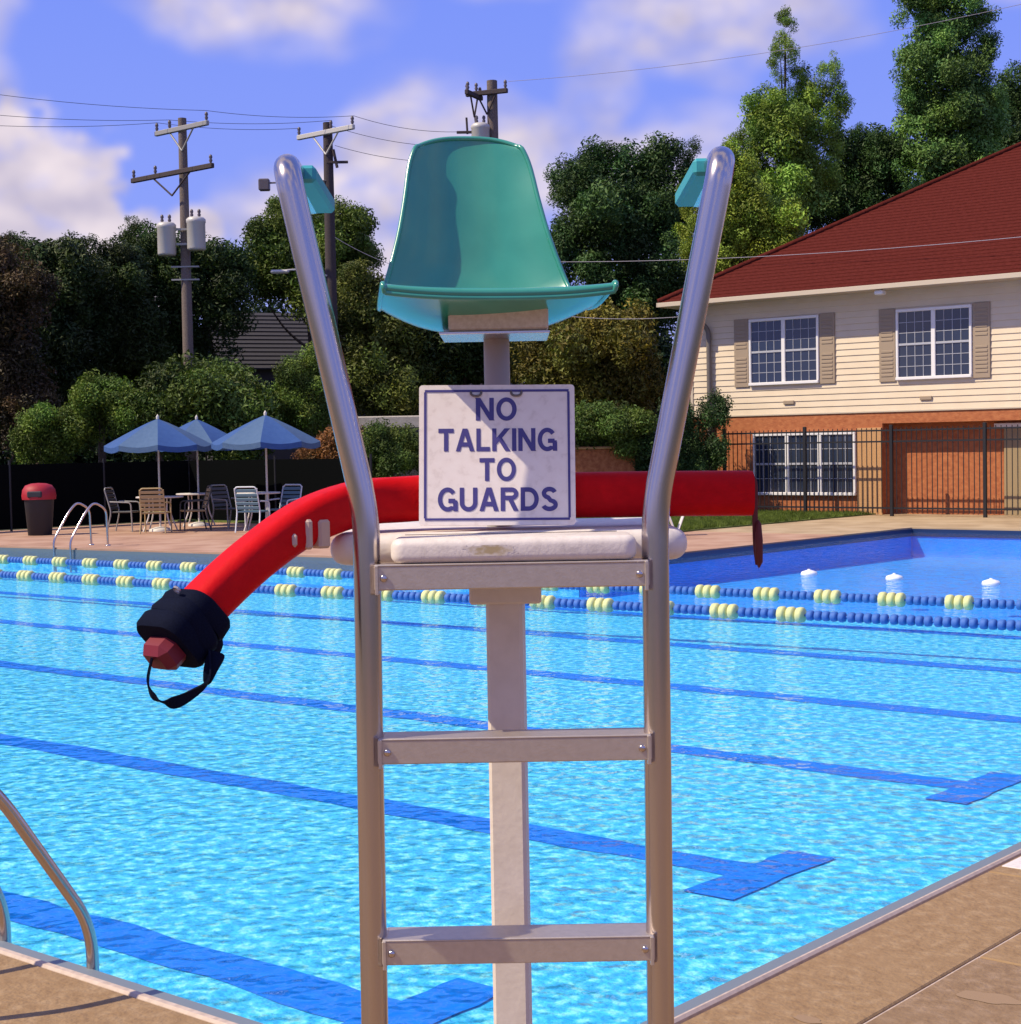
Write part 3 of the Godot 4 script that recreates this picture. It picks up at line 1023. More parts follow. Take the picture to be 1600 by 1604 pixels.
func make_poles() -> void:
	var ad := Vector3(0.76, 0, 0.65)
	var t := thing("utility_pole", "weathered wooden utility pole with two transformer cans", "utility pole", Vector3(-8.72, 0, -45.0), 0.0, "utility poles behind the pool")
	var st := mb()
	tube(st, [Vector3(0, -0.3, 0), Vector3(0, 5, 0), Vector3(0, 10.72, 0)], 0.16, 10, [1.0, 0.9, 0.72])
	build("pole", st, mats.wood_pole, t)
	crossarm(t, Vector3(0, 10.42, 0.14), ad, 1.12, mats.grey_metal, [-0.95, -0.45, 0.95])
	crossarm(t, Vector3(-0.3, 9.22, 0.14), ad, 1.75, mats.dark_pole, [0.95, -0.95, -0.4])
	transformer(t, Vector3(-0.46, 7.0, 0.22))
	transformer(t, Vector3(0.36, 7.12, 0.3))
	st = mb()
	for y: float in [7.3, 7.7]:
		box(st, at(Vector3(-0.05, y, 0.2)), Vector3(0.9, 0.06, 0.05))
	for y: float in [6.7, 6.35]:
		box(st, at(Vector3(0.0, y, 0.1)), Vector3(0.75, 0.04, 0.08))
	build("bracket", st, mats.grey_metal, t)
	t = thing("utility_pole", "dark utility pole behind the chair's left handrail with one white crossarm", "utility pole", Vector3(-4.84, 0, -45.6), 0.0, "utility poles behind the pool")
	st = mb()
	tube(st, [Vector3(0, -0.3, 0), Vector3(0, 5, 0), Vector3(0, 10.65, 0)], 0.17, 10, [1.1, 0.95, 0.75])
	build("pole", st, mats.dark_pole, t)
	crossarm(t, Vector3(-0.05, 10.36, 0.14), ad, 1.12, mats.can_metal, [-0.95, 0.2, 0.95])
	st = mb()
	box(st, at(Vector3(0.25, 9.55, 0.1)), Vector3(0.6, 0.07, 0.07), 0.01)
	tube(st, [Vector3(0.15, 9.9, 0.1), Vector3(0.25, 9.4, 0.1)], 0.04, 6)
	build("bracket", st, mats.dark_pole, t)
	st = mb()
	tube(st, bent([Vector3(-0.1, 6.45, 0.1), Vector3(-0.9, 6.62, 0.3), Vector3(-1.25, 6.58, 0.4)], 0.2), 0.03, 6)
	box(st, at(Vector3(-1.35, 6.55, 0.42)), Vector3(0.5, 0.1, 0.2), 0.04)
	build("lamp_arm", st, mats.can_metal, t)
	st = mb()
	box(st, at(Vector3(-1.75, 8.95, 0.2)), Vector3(0.3, 0.32, 0.25), 0.03)
	tube(st, [Vector3(-1.65, 9.0, 0.2), Vector3(0.0, 9.05, 0.1)], 0.025, 6)
	build("junction_box", st, mats.porcelain, t)
	t = thing("utility_pole", "brown utility pole rising directly above the green seat", "utility pole", Vector3(-0.30, 0, -46.0), 0.0, "utility poles behind the pool")
	st = mb()
	tube(st, [Vector3(0, -0.3, 0), Vector3(0, 6, 0), Vector3(0, 11.8, 0)], 0.18, 10, [1.1, 0.95, 0.8])
	build("pole", st, mats.wood_pole, t)
	crossarm(t, Vector3(-0.15, 11.45, 0.14), Vector3(0.93, 0, 0.36), 0.62, mats.dark_pole, [-0.95, -0.5, 0.9])
	crossarm(t, Vector3(-0.5, 11.35, 0.3), Vector3(0.4, 0, -0.91), 0.5, mats.dark_pole, [-0.8, 0.8])
	transformer(t, Vector3(-0.34, 9.7, 0.25))
	st = mb()
	box(st, at(Vector3(-0.55, 10.35, 0.25)), Vector3(0.9, 0.07, 0.07), 0.01)
	tube(st, [Vector3(-0.7, 10.3, 0.25), Vector3(-0.72, 10.75, 0.25)], 0.03, 6)
	tube(st, [Vector3(-0.45, 10.3, 0.25), Vector3(-0.5, 10.9, 0.25)], 0.02, 6)
	build("bracket", st, mats.dark_pole, t)
	# wires, each one its own span
	var a := Vector3(-8.72, 0, -44.86)
	var b := Vector3(-4.84, 0, -45.46)
	var c := Vector3(-0.30, 0, -45.9)
	var spans := [
		["thin dark power wire leaving the picture at the left, topmost of its bundle", Vector3(-17.5, 11.7, -42.0), a + ad * 1.05 + Vector3(0, 10.75, 0), 0.25, "cable"],
		["thin dark power wire leaving the picture at the left, middle of its bundle", Vector3(-17.5, 11.1, -42.6), a - ad * 0.5 + Vector3(0, 10.72, 0), 0.25, "cable"],
		["thin dark power wire leaving the picture at the left, lowest of its bundle", Vector3(-17.5, 10.75, -43.2), a - ad * 1.05 + Vector3(0, 10.72, 0), 0.25, "cable"],
		["upper dark wire strung between the two crossarm poles", a + ad * 1.05 + Vector3(0, 10.75, 0), b + ad * 1.05 + Vector3(0, 10.66, 0), 0.1, "cable"],
		["middle dark wire strung between the two crossarm poles", a - ad * 0.5 + Vector3(0, 10.72, 0), b + ad * 0.2 + Vector3(0, 10.66, 0), 0.1, "cable"],
		["lower dark wire strung between the two crossarm poles", a - ad * 1.05 + Vector3(0, 10.72, 0), b - ad * 1.05 + Vector3(0, 10.62, 0), 0.1, "cable"],
		["upper dark wire from the dark pole towards the pole above the seat", b + ad * 1.05 + Vector3(0, 10.66, 0), c + Vector3(-0.7, 10.4, 0), 0.15, "cable"],
		["middle dark wire from the dark pole towards the pole above the seat", b + ad * 0.2 + Vector3(0, 10.5, 0), c + Vector3(-0.4, 10.0, 0), 0.2, "cable"],
		["lower dark wire from the dark pole towards the pole above the seat", b + Vector3(0.2, 10.0, 0), c + Vector3(-0.4, 9.6, 0), 0.2, "cable"],
		["pale wire rising across the sky to the upper right", c + Vector3(0.45, 11.75, 0), Vector3(15.5, 13.3, -43.0), 0.35, "wire_pale"],
		["pale wire crossing the dark tree right of the seat and the red roof", Vector3(-0.3, 6.8, -45.8), Vector3(12.5, 5.75, -32.0), 0.25, "wire_pale"],
		["pale wire low across the trees right of the seat post", Vector3(-0.3, 5.6, -45.8), lr(22.5, 33.5, 4.75), 0.2, "wire_pale"],
		["pale service wire drooping from the dark pole to the right", Vector3(-4.7, 7.5, -45.5), Vector3(-0.4, 6.4, -45.9), 0.4, "wire_pale"],
	]
	for s in spans:
		var pts := []
		for i in 17:
			var f := i / 16.0
			pts.append((s[1] as Vector3).lerp(s[2], f) - Vector3(0, s[3] * 4.0 * f * (1.0 - f), 0))
		st = mb()
		tube(st, pts, 0.007, 5)
		tag(build("overhead_wire", st, mats[s[4]]), s[0], "wire", "overhead wires")

# ---------------------------------------------------------------- far furniture
func make_umbrella(label: String, p: Vector3, h: float, r: float, yaw: float) -> void:
	var t := thing("patio_umbrella", label, "umbrella", p, yaw, "blue patio umbrellas")
	var st := mb()
	tube(st, [Vector3(0, 0, 0), Vector3(0, h, 0)], 0.022, 8)
	lathe(st, at(Vector3(0, h, 0)), [Vector2(0.03, -0.03), Vector2(0.035, 0.02), Vector2(0.0, 0.08)], 8)
	build("pole", st, mats.pole_white, t)
	st = mb()
	lathe(st, at(Vector3.ZERO), [Vector2(0.0, 0.1), Vector2(0.1, 0.09), Vector2(0.24, 0.05), Vector2(0.25, 0.0)], 14)
	build("base", st, mats.pole_white, t)
	var rise := 0.56
	for k in 8:
		var a0 := TAU * k / 8
		var a1 := TAU * (k + 1) / 8
		st = mb()
		st.set_smooth_group(1)
		for i in 5:
			for j in 4:
				var q := []
				for e in [[i, j], [i + 1, j], [i + 1, j + 1], [i, j + 1]]:
					var f := e[0] / 5.0 as float
					var g := e[1] / 4.0 as float
					var edge := Vector3(cos(a0), 0, sin(a0)).lerp(Vector3(cos(a1), 0, sin(a1)), g) * r * f
					q.append(edge + Vector3(0, h - 0.02 - rise * pow(f, 1.12) - 0.05 * sin(g * PI) * f * f, 0))
				quad(st, q[0], q[1], q[2], q[3], Vector3.UP)
		# valance
		st.set_smooth_group(-1)
		for j in 4:
			var p0 := Vector3(cos(a0), 0, sin(a0)).lerp(Vector3(cos(a1), 0, sin(a1)), j / 4.0) * r + Vector3(0, h - 0.02 - rise - 0.05 * sin(j / 4.0 * PI), 0)
			var p1 := Vector3(cos(a0), 0, sin(a0)).lerp(Vector3(cos(a1), 0, sin(a1)), (j + 1) / 4.0) * r + Vector3(0, h - 0.02 - rise - 0.05 * sin((j + 1) / 4.0 * PI), 0)
			quad(st, p0, p1, p1 + Vector3(0, -0.11, 0), p0 + Vector3(0, -0.11, 0), p0 * Vector3(1, 0, 1))
		build("canopy_panel", st, mats.canvas if k % 2 == 0 else mats.canvas2, t)
		st = mb()
		tube(st, [Vector3(0, h - 0.08, 0), Vector3(cos(a0) * r * 0.97, h - 0.06 - rise, sin(a0) * r * 0.97)], 0.008, 5)
		build("rib", st, mats.pole_white, t)

func make_table(label: String, p: Vector3, h: float, r: float) -> void:
	var t := thing("patio_table", label, "table", p, 0.0, "round patio tables")
	var st := mb()
	lathe(st, at(Vector3(0, h, 0)), [Vector2(0.03, 0.0), Vector2(r - 0.01, 0.0), Vector2(r, -0.015), Vector2(r - 0.01, -0.035), Vector2(0.03, -0.03)], 24)
	build("table_top", st, mats.table_top, t)
	for k in 4:
		var a := TAU * (k + 0.5) / 4
		st = mb()
		tube(st, bent([Vector3(cos(a) * r * 0.55, h - 0.03, sin(a) * r * 0.55), Vector3(cos(a) * r * 0.5, h * 0.5, sin(a) * r * 0.5), Vector3(cos(a) * r * 0.85, 0, sin(a) * r * 0.85)], 0.15), 0.016, 6)
		build("leg", st, mats.table_top, t)

func make_chair(called: String, label: String, p: Vector3, yaw: float, frame: Material, sling: Material) -> void:
	# faces +z
	var t := thing(called, label, "chair", p, yaw, "patio chairs by the umbrellas")
	for s: float in [-1.0, 1.0]:
		var st := mb()
		tube(st, bent([Vector3(s * 0.27, 0.0, 0.26), Vector3(s * 0.27, 0.62, 0.24), Vector3(s * 0.27, 0.64, -0.22)], 0.08), 0.016, 7)
		build("arm_frame", st, frame, t)
		st = mb()
		tube(st, bent([Vector3(s * 0.26, 0.0, -0.30), Vector3(s * 0.25, 0.42, -0.2), Vector3(s * 0.24, 0.9, -0.34)], 0.1), 0.016, 7)
		build("leg", st, frame, t)
	var st := mb()
	box(st, at(Vector3(0, 0.42, 0.02)), Vector3(0.5, 0.035, 0.48), 0.015)
	build("seat", st, sling, t)
	for k in 5:
		st = mb()
		var y := 0.5 + k * 0.088
		box(st, Transform3D(Basis(Vector3.RIGHT, -0.28), Vector3(0, y, -0.215 - (y - 0.42) * 0.26)), Vector3(0.49, 0.068, 0.02), 0.008)
		build("slat", st, sling, t)
	st = mb()
	tube(st, bent([Vector3(-0.24, 0.88, -0.335), Vector3(-0.2, 0.93, -0.345), Vector3(0.2, 0.93, -0.345), Vector3(0.24, 0.88, -0.335)], 0.05), 0.016, 7)
	build("top_rail", st, frame, t)

func make_far_things() -> void:
	make_umbrella("faded blue patio umbrella nearest the trash can", Vector3(-7.42, 0, -34.78), 2.40, 1.12, 0.2)
	make_umbrella("blue patio umbrella half hidden behind the other two", Vector3(-7.0, 0, -36.9), 2.42, 1.1, 0.5)
	make_umbrella("faded blue patio umbrella nearest the lifeguard chair", Vector3(-5.02, 0, -33.94), 2.42, 1.12, 0.05)
	make_table("round patio table under the umbrella nearest the trash can", Vector3(-7.42, 0, -34.78), 0.74, 0.5)
	make_table("round patio table under the half hidden umbrella", Vector3(-7.0, 0, -36.9), 0.74, 0.5)
	make_table("round pale patio table beside the white chairs", Vector3(-5.25, 0, -34.3), 0.80, 0.46)
	make_chair("patio_chair", "grey patio chair seen from the side left of the tan chair", Vector3(-8.2, 0, -34.9), 1.45, mats.grey_metal, mats.chair_dark)
	make_chair("patio_chair", "tan patio chair with its slatted back towards the pool", Vector3(-7.35, 0, -34.0), PI, mats.chair_tan, mats.chair_tan)
	make_chair("patio_chair", "dark patio chair turned half aside, just right of the tan chair", Vector3(-6.72, 0, -34.9), -1.2, mats.chair_dark, mats.chair_tan)
	make_chair("patio_chair", "dark grey patio chair between the tan and the white chairs", Vector3(-6.1, 0, -35.6), 0.9, mats.grey_metal, mats.chair_dark)
	make_chair("patio_chair", "white framed patio chair with a dark blue seat before the pale table", Vector3(-5.3, 0, -33.75), 2.9, mats.chair_white, mats.chair_blue)
	make_chair("patio_chair", "blue slatted patio chair partly hidden by the rescue tube", Vector3(-4.78, 0, -34.6), -0.5, mats.chair_white, mats.chair_blue)
	# trash can
	var t := thing("trash_can", "dark trash can with a red domed lid", "trash can", Vector3(-9.75, 0, -34.0))
	var st := mb()
	lathe(st, at(Vector3.ZERO), [Vector2(0.0, 0.0), Vector2(0.24, 0.0), Vector2(0.30, 0.72), Vector2(0.32, 0.74), Vector2(0.0, 0.74)], 18)
	build("body", st, mats.can_body, t)
	st = mb()
	lathe(st, at(Vector3(0, 0.74, 0)), [Vector2(0.34, 0.0), Vector2(0.35, 0.08), Vector2(0.33, 0.2), Vector2(0.27, 0.29), Vector2(0.15, 0.33), Vector2(0.0, 0.34)], 18)
	var lid := build("lid", st, mats.can_lid, t)
	st = mb()
	box(st, at(Vector3(0, 0.85, 0.31)), Vector3(0.3, 0.13, 0.08), 0.02)
	build("opening", st, mats.can_body, lid)
	# folded floor sign just right of the chair
	t = thing("floor_sign", "small white folding floor sign right of the chair's platform", "sign", Vector3(2.98, 0, -29.6))
	for s: float in [-1.0, 1.0]:
		st = mb()
		box(st, Transform3D(Basis(Vector3.FORWARD, s * 0.35), Vector3(s * 0.085, 0.24, 0)), Vector3(0.02, 0.5, 0.3), 0.005)
		build("board", st, mats.frame, t)
	# small shed far behind the trees
	t = thing("grey_shed", "small grey shingled house roof far back among the left trees", "house", Vector3(-8.2, 0, -60.5), 0.35)
	st = mb()
	box(st, at(Vector3(0, 2.3, 0)), Vector3(5.0, 4.6, 5.0))
	build("wall", st, mats.shed_wall, t)
	st = mb()
	st.set_smooth_group(-1)
	for s: float in [-1.0, 1.0]:
		for i in 14:
			var f0 := i / 14.0
			var f1 := (i + 1) / 14.0
			var y0 := 4.5 + 2.2 * f0 + 0.05
			quad(st, Vector3(-2.9, y0, 2.9 * s * (1.0 - f0)), Vector3(2.9, y0, 2.9 * s * (1.0 - f0)), Vector3(2.9, 4.5 + 2.2 * f1, 2.9 * s * (1.0 - f1)), Vector3(-2.9, 4.5 + 2.2 * f1, 2.9 * s * (1.0 - f1)), Vector3(0, 1, s))
			quad(st, Vector3(-2.9, y0 - 0.05, 2.9 * s * (1.0 - f0)), Vector3(2.9, y0 - 0.05, 2.9 * s * (1.0 - f0)), Vector3(2.9, y0, 2.9 * s * (1.0 - f0)), Vector3(-2.9, y0, 2.9 * s * (1.0 - f0)), Vector3(0, 0, s))
	build("roof", st, mats.shed_roof, t)
	st = mb()
	box(st, at(Vector3(-0.8, 3.6, 2.52)), Vector3(0.9, 1.1, 0.06), 0.01)
	build("window", st, mats.dark_glass, t)
	# pale low wall between handrail and sign, brick planter right of the sign
	t = thing("low_wall", "pale concrete wall top between the handrail and the sign", "wall", Vector3(-3.0, 0, -45.0))
	st = mb()
	box(st, at(Vector3(0, 1.1, 0)), Vector3(2.2, 2.2, 0.3), 0.02)
	build("wall_body", st, mats.shed_wall, t)
	st = mb()
	box(st, at(Vector3(0, 2.38, 0)), Vector3(2.3, 0.34, 0.4), 0.03)
	build("capstone", st, mats.concrete, t)
	t = thing("brick_planter", "dark brown brick planter box right of the sign", "planter", Vector3(2.15, 0, -38.6))
	st = mb()
	box(st, at(Vector3(0, 0.78, 0)), Vector3(1.5, 1.56, 1.4), 0.02)
	build("body", st, mats.brick, t)
	st = mb()
	box(st, at(Vector3(0, 1.59, 0)), Vector3(1.56, 0.06, 1.46), 0.015)
	build("rim", st, mats.brick_pale, t)
	# white floats off the lane ropes
	for q in [[3.91, -21.55, "small white float near the pool corner, leftmost of three"], [4.81, -20.61, "small white float between two others near the pool corner"], [5.74, -19.63, "small white float near the right edge of the photo"]]:
		t = thing("float_buoy", q[2], "float", Vector3(q[0], WATER - 0.015, q[1]), 0.0, "white floats")
		st = mb()
		lathe(st, at(Vector3(0, -0.04, 0)), [Vector2(0.0, 0.0), Vector2(0.08, 0.01), Vector2(0.115, 0.04), Vector2(0.10, 0.075), Vector2(0.04, 0.095), Vector2(0.0, 0.10)], 14)
		build("body", st, mats.float_white, t)
		st = mb()
		lathe(st, at(Vector3(0, 0.052, 0)), [Vector2(0.02, 0.0), Vector2(0.02, 0.018), Vector2(0.0, 0.02)], 10)
		build("cap", st, mats.float_white, t)

# ---------------------------------------------------------------- lifeguard chair
func slab_mesh(st: SurfaceTool, c: Vector3, size: Vector3, corner: float, edge: float) -> void:
	# moulded slab: rounded corners in plan, rounded edges above and below
	var rings := []
	for i in 12:
		var a := PI * 0.5 * (i % 6) / 5.0
		var low := i < 6
		var inset := edge * (1.0 - (sin(a) if low else cos(a)))
		var y := (-size.y * 0.5 + edge * (1.0 - cos(a))) if low else (size.y * 0.5 - edge * (1.0 - sin(a)))
		var ring := PackedVector3Array()
		for p in rounded(size.x - inset * 2.0, size.z - inset * 2.0, maxf(corner - inset, 0.002), 5):
			ring.append(c + Vector3(p.x, y, p.y))
		rings.append(ring)
	st.set_smooth_group(0)
	var m: int = rings[0].size()
	for i in rings.size() - 1:
		for j in m:
			var k := (j + 1) % m
			quad(st, rings[i][j], rings[i][k], rings[i + 1][k], rings[i + 1][j], (rings[i][j] + rings[i + 1][k]) * 0.5 - c)
	for j in m:
		var k := (j + 1) % m
		tri(st, c + Vector3(0, size.y * 0.5, 0), rings[-1][j], rings[-1][k], Vector3.UP)
		tri(st, c - Vector3(0, size.y * 0.5, 0), rings[0][j], rings[0][k], Vector3.DOWN)

func seat_point(s: float, v: float) -> Vector3:
	# rows from the front lip to the top of the back: forward, height, half width, raise of the edges, wings of the edges
	var rows := [
		[0.202, -0.017, 0.200, 0.010, 0.0], [0.206, -0.007, 0.203, 0.010, 0.0], [0.190, 0.0, 0.203, 0.008, 0.0], [0.13, -0.018, 0.203, 0.014, 0.0], [0.02, -0.052, 0.200, 0.036, 0.0], [-0.09, -0.056, 0.192, 0.050, 0.008], [-0.165, -0.018, 0.180, 0.050, 0.03],
		[-0.205, 0.055, 0.163, 0.03, 0.045], [-0.228, 0.13, 0.147, 0.010, 0.050], [-0.246, 0.205, 0.133, 0.0, 0.045], [-0.262, 0.275, 0.121, -0.004, 0.036], [-0.272, 0.318, 0.108, -0.012, 0.034], [-0.274, 0.332, 0.100, -0.020, 0.026]]
	var x := v * (rows.size() - 1)
	var i := clampi(int(x), 0, rows.size() - 2)
	var f := x - i
	var q := []
	for k in 5:
		q.append(cubic_interpolate(rows[i][k], rows[i + 1][k], rows[maxi(i - 1, 0)][k], rows[mini(i + 2, rows.size() - 1)][k], f))
	var a := absf(s)
	return Vector3(q[2] * s, q[1] + q[3] * pow(a, 2.6), q[0] + q[4] * pow(a, 2.2))

func make_seat(t: Node3D) -> void:
	var tr := Transform3D(Basis(Vector3.UP, 0.13).scaled_local(Vector3(0.95, 1, 1)), Vector3(-0.036, 1.912, -2.915))
	var st := mb()
	st.set_smooth_group(0)
	var nu := 28
	var nv := 40
	for i in nu:
		for j in nv:
			var q := []
			for e in [[i, j], [i + 1, j], [i + 1, j + 1], [i, j + 1]]:
				q.append(tr * seat_point(e[0] * 2.0 / nu - 1.0, e[1] * 1.0 / nv))
			quad(st, q[0], q[1], q[2], q[3], tr.basis * Vector3(0, 1.0, 0.8))
	var seat := build("seat", st, mats.seat, t)
	var rim := []
	for j in nv + 1:
		rim.append(tr * seat_point(-1.0, float(j) / nv))
	for i in range(1, nu):
		rim.append(tr * seat_point(i * 2.0 / nu - 1.0, 1.0))
	for j in nv + 1:
		rim.append(tr * seat_point(1.0, 1.0 - float(j) / nv))
	for i in range(1, nu + 1):
		rim.append(tr * seat_point(1.0 - i * 2.0 / nu, 0.0))
	st = mb()
	tube(st, rim, 0.0045, 8)
	build("seat_rim", st, mats.seat, seat)

func make_chair_tower() -> void:
	var t := thing("lifeguard_chair", "tall steel lifeguard chair with a ladder front, white platform and green moulded seat", "lifeguard chair")
	var st: SurfaceTool
	# handrails that run down as the ladder's stiles
	for s: float in [-1.0, 1.0]:
		st = mb()
		var x := 0.2375 * s
		var pts := bent([Vector3(x - 0.006, 0.0, -2.69), Vector3(x, 1.545, -2.70), Vector3(0.357 * s, 2.118, -2.70), Vector3(0.364 * s, 2.122, -2.86), Vector3(0.362 * s, 2.118, -3.12)], 0.05, 10)
		tube(st, pts, 0.0225, 20)
		var rail := build("handrail", st, mats.steel, t)
		st = mb()
		box(st, Transform3D(Basis(Vector3.RIGHT, -0.03), Vector3(0.352 * s, 2.116, -2.97)), Vector3(0.062, 0.030, 0.31), 0.006)
		build("armrest_pad", st, mats.pad, rail)
		st = mb()
		lathe(st, at(Vector3(x - 0.006, 0.0, -2.69)), [Vector2(0.06, 0.0), Vector2(0.06, 0.008), Vector2(0.0, 0.01)], 16)
		build("foot_plate", st, mats.steel, rail)
	for y: float in [1.440, 1.155, 0.823, 0.50, 0.18]:
		st = mb()
		box(st, Transform3D(Basis(Vector3.RIGHT, 0.0), Vector3(0.0, y, -2.668)), Vector3(0.448, 0.040, 0.006), 0.002)
		box(st, at(Vector3(0.0, y + 0.0185, -2.709)), Vector3(0.442, 0.003, 0.076), 0.001)
		box(st, at(Vector3(0.0, y + 0.0205, -2.669)), Vector3(0.446, 0.004, 0.010), 0.0015)
		var step := build("step", st, mats.brushed, t)
		for s: float in [-1.0, 1.0]:
			st = mb()
			box(st, at(Vector3(0.2195 * s, y - 0.003, -2.700)), Vector3(0.006, 0.048, 0.078), 0.001)
			build("end_plate", st, mats.brushed, step)
			st = mb()
			lathe(st, Transform3D(Basis(Vector3.RIGHT, PI / 2), Vector3(0.208 * s, y, -2.665)), [Vector2(0.006, 0.0), Vector2(0.006, 0.003), Vector2(0.004, 0.0045), Vector2(0.0, 0.005)], 10)
			build("bolt", st, mats.steel, step)
	# platform: slab with a tongue that comes forward between the rails
	st = mb()
	slab_mesh(st, Vector3(-0.004, 1.479, -3.03), Vector3(0.615, 0.054, 0.50), 0.05, 0.024)
	var slab := build("platform", st, mats.white_plastic, t)
	st = mb()
	slab_mesh(st, Vector3(0.004, 1.483, -2.750), Vector3(0.402, 0.040, 0.175), 0.022, 0.013)
	build("platform_tongue", st, mats.white_plastic, slab)
	st = mb()
	box(st, at(Vector3(0.0, 1.5035, -2.795)), Vector3(0.36, 0.0012, 0.004))
	build("seam", st, mats.seam, slab)
	st = mb()
	rng.seed = 9
	st.set_smooth_group(-1)
	var ns := FastNoiseLite.new()
	ns.seed = 4
	ns.frequency = 60.0
	var col := func(x: float, y: float) -> Color:
		var d := Vector2((x + 0.034) / 0.040, (y - 1.483) / 0.0125).length() + ns.get_noise_2d(x, y * 1.6) * 0.55
		var f := smoothstep(1.0, 0.25, d) * 0.8
		return Color(0.665, 0.597, 0.547).lerp(Color(0.36, 0.26, 0.09), f)
	for gx in 44:
		for gy in 14:
			var c := []
			for e in [[0, 0], [1, 0], [1, 1], [0, 1]]:
				c.append(Vector3(-0.034 + (gx + e[0] - 22) * 0.0022, 1.483 + (gy + e[1] - 7) * 0.0009 * 1.4, -2.6622))
			if (col.call(c[0].x, c[0].y) as Color).b > 0.53 and (col.call(c[2].x, c[2].y) as Color).b > 0.53:
				continue
			for k in [0, 2, 1, 0, 3, 2]:
				st.set_color(col.call(c[k].x, c[k].y))
				st.add_vertex(c[k])
	build("stain", st, mats.stain, slab)
	# square white post
	st = mb()
	box(st, Transform3D(Basis(Vector3.UP, -0.10), Vector3(-0.012, 0.733, -2.985)), Vector3(0.066, 1.462, 0.066), 0.006)
	var post := build("post", st, mats.post_white, t)
	st = mb()
	box(st, at(Vector3(-0.012, 1.415, -2.95)), Vector3(0.13, 0.095, 0.012), 0.004)
	build("gusset", st, mats.post_white, post)
	st = mb()
	box(st, at(Vector3(-0.012, 0.006, -2.985)), Vector3(0.24, 0.012, 0.24), 0.003)
	build("base_plate", st, mats.steel, post)
	# seat post, bracket and seat
	st = mb()
	tube(st, [Vector3(-0.020, 1.49, -3.0), Vector3(-0.020, 1.855, -3.0)], 0.0235, 16)
	build("seat_post", st, mats.grey_metal, t)
	st = mb()
	box(st, at(Vector3(-0.015, 1.874, -2.93)), Vector3(0.172, 0.048, 0.20), 0.004)
	var br := build("seat_bracket", st, mats.cream, t)
	st = mb()
	box(st, at(Vector3(-0.022, 1.847, -2.935)), Vector3(0.190, 0.005, 0.215), 0.001)
	build("flange", st, mats.steel, br)
	for x: float in [-0.082, 0.052]:
		st = mb()
		lathe(st, Transform3D(Basis(Vector3.RIGHT, PI / 2), Vector3(x, 1.893, -2.8305)), [Vector2(0.007, 0.0), Vector2(0.007, 0.004), Vector2(0.0, 0.005)], 8)
		build("bolt", st, mats.seam, br)
	make_seat(t)

func arc(c: Vector2, rx: float, ry: float, a0: float, a1: float, n := 14) -> Array:
	var out := []
	for i in n + 1:
		var a := deg_to_rad(lerpf(a0, a1, float(i) / n))
		out.append(c + Vector2(cos(a) * rx, sin(a) * ry))
	return out

# strokes of one capital in a box of height 1; w is the letter's width, s the stroke's
func strokes(ch: String, w: float, s: float) -> Array:
	var h := s * 0.5
	match ch:
		"N": return [[Vector2(h, 0), Vector2(h, 1)], [Vector2(w - h, 0), Vector2(w - h, 1)], [Vector2(h * 1.1, 0.96), Vector2(w - h * 1.1, 0.04)]]
		"O": return [arc(Vector2(w * 0.5, 0.5), w * 0.5 - h, 0.515 - h, 0, 360, 36)]
		"T": return [[Vector2(0, 1 - h), Vector2(w, 1 - h)], [Vector2(w * 0.5, 0), Vector2(w * 0.5, 1 - s)]]
		"A": return [[Vector2(h * 0.9, 0), Vector2(w * 0.5 - h * 0.1, 1)], [Vector2(w - h * 0.9, 0), Vector2(w * 0.5 + h * 0.1, 1)], [Vector2(w * 0.2, 0.3), Vector2(w * 0.8, 0.3)]]
		"L": return [[Vector2(h, 0), Vector2(h, 1)], [Vector2(s, h), Vector2(w, h)]]
		"K": return [[Vector2(h, 0), Vector2(h, 1)], [Vector2(h, 0.33), Vector2(w - h * 1.1, 1)], [Vector2(w * 0.42, 0.58), Vector2(w - h * 0.9, 0)]]
		"I": return [[Vector2(h, 0), Vector2(h, 1)]]
		"G": return [arc(Vector2(w * 0.5, 0.5), w * 0.5 - h, 0.515 - h, 38, 300, 30) + [Vector2(w - h, 0.16), Vector2(w - h, 0.46)], [Vector2(w * 0.54, 0.44), Vector2(w - h, 0.44)], [Vector2(w - h * 0.8, 0), Vector2(w - h * 0.8, 0.4)]]
		"U": return [[Vector2(h, 1), Vector2(h, 0.36)] + arc(Vector2(w * 0.5, 0.36), w * 0.5 - h, 0.375 - h, 180, 360, 18) + [Vector2(w - h, 0.36), Vector2(w - h, 1)]]
		"R": return [[Vector2(h, 0), Vector2(h, 1)], [Vector2(s, 1 - h), Vector2(w * 0.6, 1 - h)] + arc(Vector2(w * 0.62, 0.73), w * 0.38 - h, 0.27 - h, 88, -88, 14) + [Vector2(w * 0.6, 0.46 + h), Vector2(s, 0.46 + h)], [Vector2(w * 0.56, 0.48), Vector2(w - h, 0)]]
		"D": return [[Vector2(h, 0), Vector2(h, 1)], [Vector2(s, 1 - h), Vector2(w * 0.42, 1 - h)] + arc(Vector2(w * 0.44, 0.5), w * 0.56 - h, 0.5 - h, 88, -88, 20) + [Vector2(w * 0.42, h), Vector2(s, h)]]
		"S": return [arc(Vector2(w * 0.5, 0.74), w * 0.5 - h * 1.3, 0.275 - h, 15, 255, 18) + arc(Vector2(w * 0.5, 0.255), w * 0.5 - h, 0.275 - h, 78, -165, 18)]
	return []

